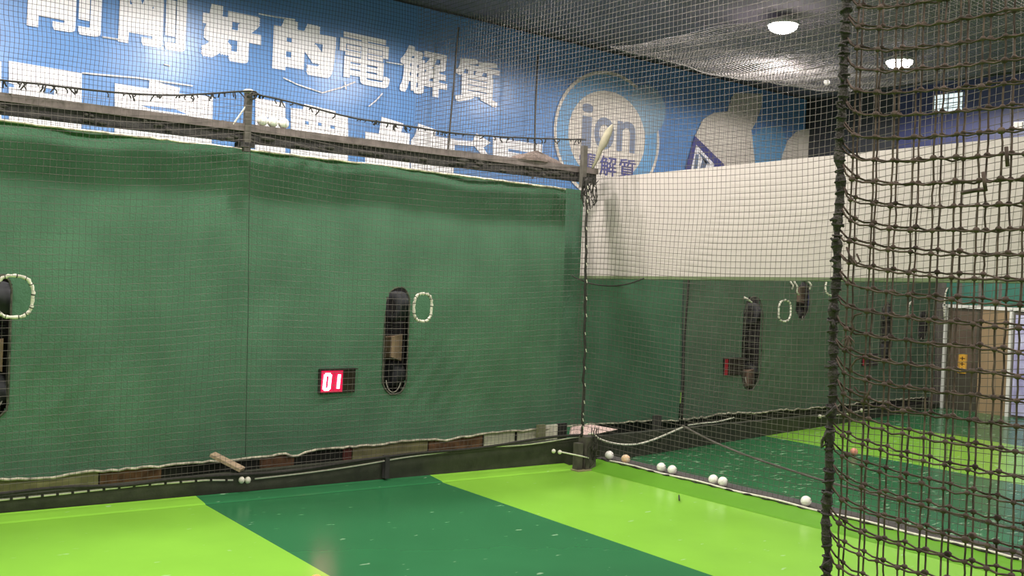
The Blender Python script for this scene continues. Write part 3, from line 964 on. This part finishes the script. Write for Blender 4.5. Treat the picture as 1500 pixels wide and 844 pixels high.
cp = empty('corner_post', (5.76, 6.06, 0), 'dark corner post where the two lanes meet, gathered net hanging at its foot', 'post')
x, y = 5.80, 6.08
part(MB().box(x - .055, x + .055, y - .05, y + .05, 0, .27), 'stub', M['post'], cp)
part(MB().box(x - .13, x - .075, y - .03, y + .03, 0, .22), 'side_leg', M['post'], cp)
part(MB().box(x - .16, x + .08, y - .075, y + .06, 0, .008), 'base_plate', M['khaki'], cp)
pt = on_y(856, 214, 6.16)
part(MB().box(pt[0] - .022, pt[0] + .022, 6.14, 6.18, 2.30, pt[2]), 'upper_post', M['post'], cp)
pts = [on_y(px, py, 6.10) for px, py in ((859, 262), (860, 300), (858, 400), (857, 500), (854, 600), (852, 640))]
P = []
for i in range(60):
    f_ = i / 59 * (len(pts) - 1); k = min(int(f_), len(pts) - 2); t_ = f_ - k
    q = np.array(pts[k]) * (1 - t_) + np.array(pts[k + 1]) * t_
    P.append(q + rng.normal(0, .004, 3))
part(MB().tube(P, 0.011, 6), 'edge_rope', M['black_rope'], cp, True)
for k in range(4, 58, 3):
    part(MB().tube([P[k] + np.array([-.004, -.010, 0.014]), P[k] + np.array([.003, -.011, -.012])], .0034, 5), 'white_lacing', M['white_rope'], cp)
mb = MB()
for k in range(9):    # gathered net bundle
    a = rng.uniform(-.05, .05); z0 = rng.uniform(.2, .35)
    q = [(x + a + rng.normal(0, .015), y - .065 + rng.normal(0, .012), z0 - .26 * j / 6 + .02) for j in range(7)]
    mb.tube(q, .003, 4)
part(mb, 'gathered_net', M['black_rope'], cp)
mb = MB()
for k in range(22):
    u = rng.uniform(0, 1)
    q0 = on_y(853 + 22 * u, 258 + 10 * rng.uniform(), 6.13)
    q = [q0 + np.array([rng.normal(0, .012), rng.normal(0, .01), -.24 * rng.uniform(.5, 1) * j / 5]) for j in range(6)]
    mb.tube(q, .004, 4)
part(mb, 'net_bundle', M['black_rope'], cp)

# rag hanging by the post top, cloth heap and balls on the beam
q = [on_y(px, py, 6.13) for px, py in ((897, 183), (892, 192), (884, 210), (879, 220), (874, 234), (868, 246))]
mb = MB(); R = [.010, .030, .036, .022, .016, .010]
mb.tube(q, R, 8)
tag(mb.build('twisted_rag', M['rag'], smooth=True), 'pale greenish rag twisted round the net beside the corner post top', 'rag')
c = nl(793, 244)
mb = MB(); vv = []; n_ = 22
c = np.array([c[0], NL(c[0]) + .06, 2.482])
for k in range(9):
    t_ = k / 8
    for j in range(n_):
        a = 2 * math.pi * j / n_
        rr = (1 - t_ ** 1.6) * (1 + .10 * math.sin(3 * a + 1) + .06 * math.sin(7 * a))
        vv.append((c[0] + .27 * rr * math.cos(a), c[1] + .055 * rr * math.sin(a), c[2] + .085 * t_ * (1 + .1 * math.sin(2 * a))))
ff = [(i * n_ + j, i * n_ + (j + 1) % n_, (i + 1) * n_ + (j + 1) % n_, (i + 1) * n_ + j) for i in range(8) for j in range(n_)]
mb.add(vv, ff)
tag(mb.build('cloth_heap', M['dust'], smooth=True), 'dusty brown cloth heap on the beam left of the corner post', 'cloth')

# ================================================================== BALLS
BR_ = 0.0365
def make_ball(m, loc, label, group=None):
    o = MB().ball((0, 0, 0), BR_, 24, 14).build('baseball', m, smooth=True)
    o.location = loc
    tag(o, label, 'ball', group)
    P = []
    for k in range(48):
        a = 2 * math.pi * k / 48
        v = Vector((math.cos(a) + .35 * math.cos(3 * a), math.sin(a) - .35 * math.sin(3 * a), 1.0 * math.sin(2 * a))).normalized() * (BR_ * 1.002)
        P.append(v)
    MB().tube(P, .0012, 4, closed=True).build('seam', M['seam'], o)
    o.rotation_euler = (random.uniform(0, 3), random.uniform(0, 3), random.uniform(0, 3))
    return o


b0 = None
def ball(loc, label, group=None, m=None):
    global b0
    if m is not None: return make_ball(m, loc, label, group)
    if b0 is None:
        b0 = make_ball(M['ball'], loc, label, group); return b0
    o = b0.copy(); COL.objects.link(o); o.location = loc
    for ch in b0.children:
        c_ = ch.copy(); COL.objects.link(c_); c_.parent = o
    o.rotation_euler = (random.uniform(0, 3), random.uniform(0, 3), random.uniform(0, 3))
    tag(o, label, 'ball', group)
    return o


KX = 6.035
def kerb_ball(px, py, label, m=None):
    p = on_z(px, py, .062 + BR_)
    q = on_x(px, py, KX)
    ball((KX, q[1], .062 + BR_), label, 'balls along the kerb', m)
kerb_ball(968, 699, 'white ball on the kerb, left of the pair nearest the post')
kerb_ball(984, 703, 'white ball on the kerb, right of the pair nearest the post')
kerb_ball(1044, 721, 'white ball on the kerb, left of the middle pair')
kerb_ball(1058, 723.5, 'white ball on the kerb, right of the middle pair')
kerb_ball(1180, 750, 'single white ball on the kerb beside the black edge rope')
kerb_ball(916, 685, 'worn orange brown ball on the kerb close to the corner post', M['ball_old'])
kerb_ball(892, 680, 'white ball on the kerb touching the corner post foot')
p = on_z(1251, 662, BR_); ball((p[0], p[1], BR_), 'reddish ball on the lime stripe of the far lane', None, M['ball_pink'])
p = on_z(463, 853, BR_); ball((p[0], p[1], BR_), 'orange ball cut off by the bottom edge of the photo', None, M['ball_orange'])
tz = 2.437 + BR_
for px, py, lb in ((384, 184, 'white ball on the beam, nearest the short post'), (399, 188, 'white ball on the beam, middle of the three beside the short post'),
                   (415, 191, 'white ball on the beam, right of the three beside the short post'),
                   (449, 197, 'half hidden white ball in the beam tray, left of three'), (470, 200, 'half hidden white ball in the beam tray, middle of three'),
                   (492, 203, 'half hidden white ball in the beam tray, right of three')):
    if py < 195:
        p = on_line(px, py, AL + .025, BL); ball((p[0], WL(p[0]) + .025, 2.485 + BR_), lb, 'balls on the beam')
    else:
        p = on_line(px, py, AL + .09, BL); ball((p[0], WL(p[0]) + .09, 2.437 + BR_), lb, 'balls on the beam')

# ================================================================== ROPES
def rope(pts, r, m, name, label, cat, n=6):
    # smooth Catmull-Rom through the points
    P = [Vector(p) for p in pts]; out = []
    for i in range(len(P) - 1):
        p0, p1, p2, p3 = P[max(i - 1, 0)], P[i], P[i + 1], P[min(i + 2, len(P) - 1)]
        for k in range(6):
            t = k / 6
            out.append(0.5 * ((2 * p1) + (p2 - p0) * t + (2 * p0 - 5 * p1 + 4 * p2 - p3) * t * t + (3 * p1 - p0 - 3 * p2 + p3) * t ** 3))
    out.append(P[-1])
    return tag(MB().tube(out, r, n).build(name, m, smooth=True), label, cat)


# white rope along the net foot on the board top, left run and right run
pts = [nl(px, py) for px, py in ((-40, 736), (0, 732), (100, 722), (200, 711), (300, 703), (340, 703))]
r_ = empty('tie_rope', tuple(pts[-1]), 'white rope along the black board at left, ending in two knots', 'rope')
part(MB().tube([p - np.array([0, .012, 0]) for p in pts], .007, 6), 'rope', M['white_rope'], r_, True)
mb = MB()
for px in np.arange(-30, 336, 22.5):
    c = np.array([np.interp(px, (-40, 0, 100, 200, 300, 340), [p[i] for p in pts]) for i in range(3)])
    mb.tube([c + np.array([-.008, -.012, .0]), c + np.array([.008, -.012, 0])], .0095, 6)
part(mb, 'lashing', M['black_rope'], r_)
for px in (352, 361):
    c = nl(px, 702.5); part(MB().ball((c[0], c[1] - .02, c[2]), .021, 10, 8, (1, 1, 1.15)), 'knot', M['white_rope'], r_, True)
pts = [nl(px, py) for px, py in ((372, 701), (450, 692), (520, 682), (590, 670), (650, 662), (705, 655), (760, 652), (800, 647), (848, 639))]
rope([p - np.array([0, .014, 0]) for p in pts], .006, M['white_rope'], 'tie_rope', 'thin white rope along the black board from the knots to the corner post', 'rope')
P = [on_y(px, py, 6.02) for px, py in ((820, 662), (850, 668), (862, 671))]
r_ = empty('tie_rope', tuple(P[0]), 'short white rope with two knots left of the corner post foot', 'rope')
part(MB().tube(P, .006, 6), 'rope', M['white_rope'], r_, True)
for px, py in ((811, 661), (820, 662.5)):
    c = on_y(px, py, 6.02); part(MB().ball(c, .017, 10, 8), 'knot', M['white_rope'], r_, True)
P = [on_line(px, py, AR - .05, BR) for px, py in ((862, 636), (869, 636), (878, 643), (895, 649), (915, 651.5), (935, 650.5), (955, 645), (975, 637), (1000, 626))]
rope(P, .009, M['white_rope'], 'slack_rope', 'slack white rope sagging from the corner post across the black board', 'rope')
# net foot lacing along the left board: black tangles
P = [nl(px, py) - np.array([0, .02, 0]) for px, py in ((-40, 728), (80, 716), (180, 708), (260, 701), (330, 697), (420, 688), (520, 676), (600, 665), (700, 654), (800, 642), (850, 637))]
rope([p + np.array([0, 0, .01 * math.sin(i * 2.2)]) for i, p in enumerate(P)], .012, M['black_rope'], 'net_foot_rope', 'black rope threaded through the net foot above the black board', 'rope')
# dark strap on the board
q = nl(564, 690)
tag(MB().box(q[0] - .018, q[0] + .018, NL(q[0]) - .03, NL(q[0]) + .012, 0.035, .20).build('rubber_strap', M['black']), 'black rubber strap hanging down the black board', 'strap')

# rope along the kerb: white line in black sheathing
kr = empty('kerb_rope', (5.985, 4, .075), 'white rope laced to the net foot along the kerb', 'rope')
ya, yb = on_x(893, 684, 5.985)[1], 1.3
P = [(5.985, y_, .068 + .004 * math.sin(y_ * 9)) for y_ in np.linspace(ya, yb, 60)]
part(MB().tube(P, .008, 6), 'rope', M['white_rope'], kr, True)
P = [(5.983 - .006 * math.sin(y_ * 40), y_, .058 + .007 * math.cos(y_ * 33)) for y_ in np.linspace(6.1, yb, 260)]
part(MB().tube(P, .007, 5), 'lacing', M['black_rope'], kr)
def kx(px, py, dx=0.0): return on_x(px, py, 5.975 + dx)
rope([kx(944, 696), kx(946, 702, -.01), kx(950, 711, -.02), kx(957, 716, -.03), kx(966, 717, -.04), kx(968, 714, -.05)], .004, M['black_rope'], 'loose_cord', 'curled black cord end hanging from the kerb rope near the post', 'cord')
def fl(px, py): return on_z(px, py, .02)
rope([kx(993, 708), kx(994, 718, -.03), fl(995, 733)], .005, M['black_rope'], 'loose_cord', 'straight cord hanging off the kerb below the first ball pair', 'cord')
rope([kx(1073, 731), kx(1075, 737, -.01), kx(1073, 741, -.02)], .004, M['black_rope'], 'loose_cord', 'tiny black cord end below the middle ball pair', 'cord')
rope([kx(1203, 758), kx(1205, 772, -.03), fl(1205, 786)], .005, M['black_rope'], 'loose_cord', 'straight cord hanging off the kerb beside the black edge rope', 'cord')
# slack net foot rope in the far lane
P = [on_x(px, py, 6.22) for px, py in ((1000, 624), (1040, 645), (1085, 664), (1130, 680), (1170, 693), (1212, 706), (1290, 727), (1360, 744), (1430, 762), (1500, 779))]
rope(P, .009, M['net'], 'net_foot_rope', 'slack brown rope of the divider net foot crossing the dark green far lane floor', 'rope')
# slack black rope under the end of the bulkhead
P = [on_x(px, py, 6.03) for px, py in ((838, 404), (850, 410), (868, 416), (895, 419), (920, 416), (943, 408))]
rope(P, .006, M['black_rope'], 'slack_rope', 'slack black rope sagging under the end of the cream bulkhead', 'rope')
P = [nl(px, py) - np.array([0, .016, 0]) for px, py in ((365, 215), (363, 330), (362, 450), (360, 560), (358, 668))]
rope(P, .0022, M['black_rope'], 'seam_cord', 'thin dark vertical cord down the near lane net below the short post', 'cord')
# rope at the head of the net on the beam
P = [nl(px, py) - np.array([0, .02, 0]) for px, py in ((-60, 110), (0, 118), (60, 124), (100, 129), (180, 137), (250, 140), (300, 138), (365, 134), (380, 140), (424, 150), (510, 172), (560, 180), (600, 186), (660, 195), (720, 200), (784, 203), (856, 205))]
nh = rope(P, .006, M['black_rope'], 'net_head_rope', 'black rope sagging between the posts above the beam', 'rope')
HEAD = interp([(p[0], p[2]) for p in P] + [(-1.5, P[0][2])])
mb = MB()
for k in range(120):
    f_ = rng.uniform(0, len(P) - 1.01); i = int(f_); q = P[i] * (1 - f_ + i) + P[i + 1] * (f_ - i)
    d = np.array([rng.normal(0, .02), rng.normal(0, .01), -rng.uniform(.01, .05)])
    mb.tube([q, q + d * .5 + rng.normal(0, .006, 3), q + d], .005, 4)
o = MB(); o.v = mb.v; o.f = mb.f
part(o, 'tie_ends', M['black_rope'], nh)['kind'] = 'stuff'
# floor net feet far lane: white knots
P = [on_line(px, py, AR - .04, BR) for px, py in ((1008, 623), (1030, 620), (1050, 618), (1075, 612))]
rope(P, .007, M['white_rope'], 'tie_rope', 'thin pale rope on the far lane board beside the black seam cord', 'rope')
P = [on_line(px, py, AR - .04, BR) for px, py in ((1201, 610), (1225, 608), (1243, 606), (1262, 601), (1285, 599))]
r_ = empty('tie_rope', tuple(P[0]), 'pale rope with white knots on the far lane board behind the black edge rope', 'rope')
part(MB().tube(P, .006, 5), 'rope', M['hem'], r_, True)
for q in (P[0], P[2], P[3]): part(MB().ball(q, .022, 10, 8), 'knot', M['white_rope'], r_, True)

# ================================================================== NETS
def cut_rings(lst, nf):
    def keep(mid):
        m_ = np.ones(mid.shape[:2], bool)
        for (cx, rx, cz, rz) in lst:
            m_ &= ((mid[..., 0] - cx) / rx) ** 2 + ((mid[..., 2] - cz) / rz) ** 2 > 1
        return m_
    return keep


NETC = []
us = np.arange(-1.2, 5.86, 0.036); vs = np.arange(0, 1.0001, 1 / 56.0)
hx = np.array([HEAD(x) for x in us])
zlx = np.array([max(zl(x) - .01, .03) for x in us])
def PL(U, V):
    top = np.interp(U, us, hx); bot = np.interp(U, us, zlx)
    z = bot + (top - bot) * V + .010 * wob(U * 2.0, 1.0) * np.sin(V * 9) * (1 - V)
    y = NL(U) - .012 - .05 * np.sin(np.clip(V * 1.2, 0, 1) * math.pi) * (0.5 + .5 * wob(U * .7, 2.0)) * .4
    x = U + .012 * wob(V * 5 + U, .5) * np.sin(V * math.pi)
    return np.stack([x, y, z], -1)
o = net_mesh('backdrop_net', PL, (0, -1, 0), us, vs, (.0016, .0010), M['net'], 1, cut_rings(rings[:2], NL))
tag(o, 'fine dark net hanging in front of the near lane curtain', 'net')
us = np.arange(7.22, 13.4, 0.042); vs = np.arange(0, 1.0001, 1 / 46.0)
def PR(U, V):
    z = np.maximum(zr(U), .05) + (2.3 - zr(U)) * V
    return np.stack([U + .01 * wob(V * 5 + U), NR(U) + .006 * wob(U * 2 + V * 4, 1.), z + .012 * wob(U * 1.7, 2.)], -1)
o = net_mesh('backdrop_net', PR, (0, -1, 0), us, vs, (.0017, .0012), M['net'], 1, cut_rings(rings[2:], NR))
tag(o, 'fine dark net hanging in front of the far lane curtain', 'net')

# net before the mural
us = np.arange(1.0, 6.06, 0.036); vs = np.arange(2.2, CEIL - .01, 0.043)
def PM(U, V):
    return np.stack([U + .02 * wob(V * 2), 9.28 + .02 * wob(U * .8 + V), V + .018 * wob(U * .9, 2.)], -1)
mn = net_mesh('mural_net', PM, (0, -1, 0), us, vs, .0020, M['net_dark'])
tag(mn, 'dark net stretched before the left part of the blue banner', 'net')
us = np.arange(6.06, 12.9, 0.040)
mn2 = net_mesh('mural_net', PM, (0, -1, 0), us, vs, .0020, M['net'])
tag(mn2, 'dark net stretched before the round logo of the blue banner', 'net')
for pp in ([(672, 40), (670, 60), (664, 130), (658, 200), (655, 240)], [(788, 80), (787, 100), (784, 170), (783, 240), (780, 262)]):
    P = [on_y(a, b, 9.24) for a, b in pp]
    rope(P, .011, M['net_dark'], 'hanging_cord', 'dark vertical cord in the upper net %s' % ('left of the last white character' if pp[0][0] < 700 else 'left of the round logo'), 'cord')

# divider net between the lanes (rises to the ceiling, pulled up towards the viewer)
us = np.arange(1.3, 9.25, 0.045); vs = np.arange(0.07, CEIL - .02, 0.045)
def PD(U, V):
    lift = .16 * np.clip((4.3 - U) / 1.6, 0, 1.6) ** 1.5 * np.clip(V / 1.2, 0, 1) * np.clip((4.4 - V) / 1.2, 0, 1)
    sag = -.05 * np.sin(np.clip((U - 3.6) / 2.6, 0, 1) * math.pi) * np.sin(np.clip(V / 3.2, 0, 1) * math.pi)
    x = 6.04 + .03 * np.sin(np.clip(V / 4.4, 0, 1) * math.pi) * wob(U * .9 + V * .4, .7)
    return np.stack([x, U + .02 * wob(V * 1.3, 1.), np.clip(V + lift + sag, .066, CEIL)], -1)
def keepD(mid):
    return ~((mid[..., 1] > 6.55) & (mid[..., 2] < 2.42))
o = net_mesh('divider_net', PD, (-1, 0, 0), us, vs, (.0023, .0016), M['net'], 1, keepD)
tag(o, 'tall dark net dividing the two lanes from kerb to ceiling', 'net')

# ceiling net of the far lane
us = np.arange(7.6, 11.05, 0.045); vs = np.arange(0.5, 7.95, 0.045)
def PC(U, V):
    edge = 7.9 - .35 * np.clip((U - 9.2) / 1.8, 0, 1)
    y = 0.5 + (V - 0.5) * (edge - 0.5) / 7.45
    z = 4.0 + .03 * wob(U * 1.4 + V * .5, 1.) + .03 * wob(V * 1.1, 2.)
    return np.stack([U, y, z], -1)
o = net_mesh('ceiling_net', PC, (0, 0, 1), us, vs, .0021, M['net_pale'])
tag(o, 'pale sagging net stretched under the far lane ceiling', 'net')
P = [PC(np.array(11.04), np.array(v)) for v in np.linspace(.5, 7.95, 40)]
part(MB().tube(P, .012, 5), 'border_rope', M['black_rope'], o)
P = [PC(np.array(u), np.array(7.94)) for u in np.linspace(7.6, 11.04, 40)]
part(MB().tube(P, .010, 5), 'border_rope', M['net_pale'], o)
q = on_z(1211, 120, 4.03)
ball((q[0], q[1], 4.0 + .03 * float(wob(q[0] * 1.4 + q[1] * .5, 1.)) + .03 * float(wob(q[1] * 1.1, 2.)) + BR_), 'white ball caught on the ceiling net left of the black edge rope')

# ================================================================== LAMPS
def lamp(x, y, seen, label):
    t = empty('ceiling_lamp', (x, y, CEIL), label, 'lamp', 'round ceiling lamps')
    part(MB().lathe([(.03, .02), (.03, -.01), (.10, -.02), (.17, -.05), (.175, -.09), (.16, -.09)], (x, y, CEIL), 28), 'housing', M['lamp_body'], t, True)
    part(MB().lathe([(.158, -.085), (.15, -.12), (.12, -.15), (.07, -.17), (.01, -.178)], (x, y, CEIL), 28), 'lens', M['lamp_lens'], t, True)
    ld = bpy.data.lights.new('lamp_light', 'SPOT'); ld.spot_size = math.radians(178); ld.spot_blend = 0.18; ld.shadow_soft_size = 0.13; ld.energy = LAMP_W * (1.0); ld.color = LAMP_COL
    lo = bpy.data.objects.new('lamp_light', ld); COL.objects.link(lo); lo.parent = t; lo.location = (0, 0, -.32)
    return t


lamp(*LAMPS_SEEN[0], True, 'bright ceiling lamp left of the black edge rope')
lamp(*LAMPS_SEEN[1], True, 'bright ceiling lamp right of the black edge rope')
for i, (x, y) in enumerate(LAMPS_MORE):
    lamp(x, y, False, 'unseen ceiling lamp from the inferred and added fill rows')

# ================================================================== FOREGROUND NET
FX = 1.910
FY = 1.258
fg = empty('foreground_net', (FX, FY, 1.0), 'large brown knotted net close in front at right, doubled, with black edge rope', 'net')
def edge_y(z): return 1.262 + (z - 1.55) * .014 + .002 * np.sin(z * 31) + .0015 * np.sin(z * 17 + 1)


def fgnet(name, FXo, pitch, z_off, u0, jit, seed, rows, cols, parent):
    r_ = np.random.default_rng(seed)
    mb = MB(); kn = MB()
    zrows = 0.86 + z_off + np.arange(rows) * pitch[1]
    uc = u0 + np.concatenate([[0], np.cumsum(np.full(cols - 1, pitch[0]) * (1 + r_.normal(0, .03, cols - 1)))])
    node = {}
    for i, z in enumerate(zrows):
        for j, u in enumerate(uc):
            dip = .030 * math.exp(-u / .075)
            wav = .003 * math.sin(u * 9 + i * .7 + seed) - .012 * u * (1.55 - z) * 0
            node[i, j] = np.array([FXo + .002 * math.sin(u * 14 + z * 5 + seed) + r_.normal(0, jit), 1.262 + (z - 1.55) * .014 - u + r_.normal(0, jit),
                                   z + dip + wav + r_.normal(0, jit)])
    for i in range(rows):
        e0 = np.array([FX, float(edge_y(zrows[i] + .045)) - .006, zrows[i] + .045 + r_.normal(0, .004)])
        P = [e0]
        for j in range(cols):
            q = node[i, j]; pm = (P[-1] + q) / 2
            P.append(pm + np.array([0, 0, -.0035 - .002 * (j == 0)]) + r_.normal(0, .0012, 3)); P.append(q)
        mb.tube(P, .0021 + r_.normal(0, .0001), 5)
    for j in range(cols):
        P = []
        for i in range(rows):
            if i: P.append((P[-1] + node[i, j]) / 2 + r_.normal(0, .0007, 3))
            P.append(node[i, j])
        mb.tube(P, .0020, 5)
    for key, q in node.items():
        s_ = .0046 + abs(r_.normal(0, .0008))
        kn.ball(q, s_, 7, 5, (1, 1.25, 1.0))
    part(mb, name, M['fg'], parent, True)
    k = part(kn, 'knots', M['fg'], parent, True); k['kind'] = 'stuff'


fgnet('cord_mesh', FX, (.0455, .0455), 0.0, .030, .0008, 3, 34, 26, fg)
fgnet('cord_mesh', FX + .018, (.0478, .0455), .004, .031, .0010, 8, 34, 24, fg)
# edge rope with lumps
P = []; R = []
for z in np.arange(.78, 2.32, .008):
    P.append((FX + .002 * math.sin(z * 40), float(edge_y(z)), z))
    R.append(.0090 + .0016 * math.sin(z * 2 * math.pi / .0455) + .0014 * math.sin(z * 93) + random.uniform(-.0008, .0008))
part(MB().tube(P, R, 9), 'edge_rope', M['fg_rope'], fg, True)
mb = MB()
for i, z in enumerate(np.arange(.80, 2.3, .0228)):     # wrapped ties
    r_ = .0102 + random.uniform(-.001, .0014)
    tl = random.uniform(-.35, .35); a0 = random.uniform(0, 6)
    Pp = []
    for k in range(13):
        a = a0 + 2 * math.pi * k / 12 * 1.05
        Pp.append((FX + r_ * math.cos(a), float(edge_y(z)) + r_ * math.sin(a), z + tl * r_ * math.sin(a) + .003 * k / 12))
    mb.tube(Pp, random.uniform(.0016, .0030), 5)
part(mb, 'wrapped_ties', M['fg_rope'], fg, True)['kind'] = 'stuff'


def fgp(px, py, dx=0.0): return on_x(px, py, FX - dx)
tails = [[(1228, 350), (1220, 352), (1217, 349)], [(1226, 455), (1220, 452), (1219, 448)], [(1226, 322), (1220, 321), (1216, 323)], [(1225, 385), (1219, 381), (1216, 383)],
         [(1223, 479), (1221, 474), (1219, 468)], [(1222, 534), (1215, 538), (1208, 537)], [(1224, 596), (1216, 604), (1210, 610)],
         [(1222, 632), (1212, 634), (1205, 645), (1204, 655), (1211, 650)], [(1218, 725), (1212, 722), (1207, 723)],
         [(1216, 822), (1208, 829), (1201, 831)], [(1215, 843), (1208, 838), (1203, 832), (1210, 826), (1218, 820)],
         [(1236, 118), (1229, 110), (1232, 104)], [(1234, 148), (1226, 150), (1228, 158), (1234, 160)], [(1236, 83), (1228, 82)], [(1238, 66), (1231, 64), (1228, 68)], [(1236, 200), (1231, 203)]]
for tl in tails:
    P = [fgp(a, b, .012) for a, b in tl]
    part(MB().tube(P, [.0038] * (len(P) - 1) + [.0026], 5), 'loose_end', M['fg_rope'], fg, True)
loops = [[(1262, 459), (1252, 462), (1247, 472), (1251, 482), (1246, 490)], [(1265, 523), (1254, 527), (1246, 538), (1249, 546)], [(1252, 567), (1258, 575), (1272, 577), (1274, 562)],
         [(1277, 565), (1270, 580), (1266, 588)], [(1246, 375), (1254, 388), (1260, 383), (1255, 372)], [(1240, 362), (1248, 384), (1256, 390)], [(1240, 634), (1247, 635)]]
for tl in loops:
    P = [fgp(a, b, .008) for a, b in tl]
    part(MB().tube(P, .0022, 5), 'loose_end', M['fg'], fg, True)
q = fgp(1243, 492, .006)
mb = MB()
for k in range(30):
    d = np.array([rng.normal(0, .006), rng.normal(0, .010), -abs(rng.normal(.016, .006))]); mb.tube([q, q + d], .0009, 3)
part(mb, 'frayed_tuft', M['fg'], fg)
# thicker repaired strands
for tl in ([(1408, 283), (1430, 279), (1443, 278)], [(1440, 252), (1444, 280)], [(1474, 215), (1476, 244)]):
    P = [fgp(a, b, .003) for a, b in tl]
    part(MB().tube(P, .0036, 6), 'repair_wrap', M['fg'], fg, True)
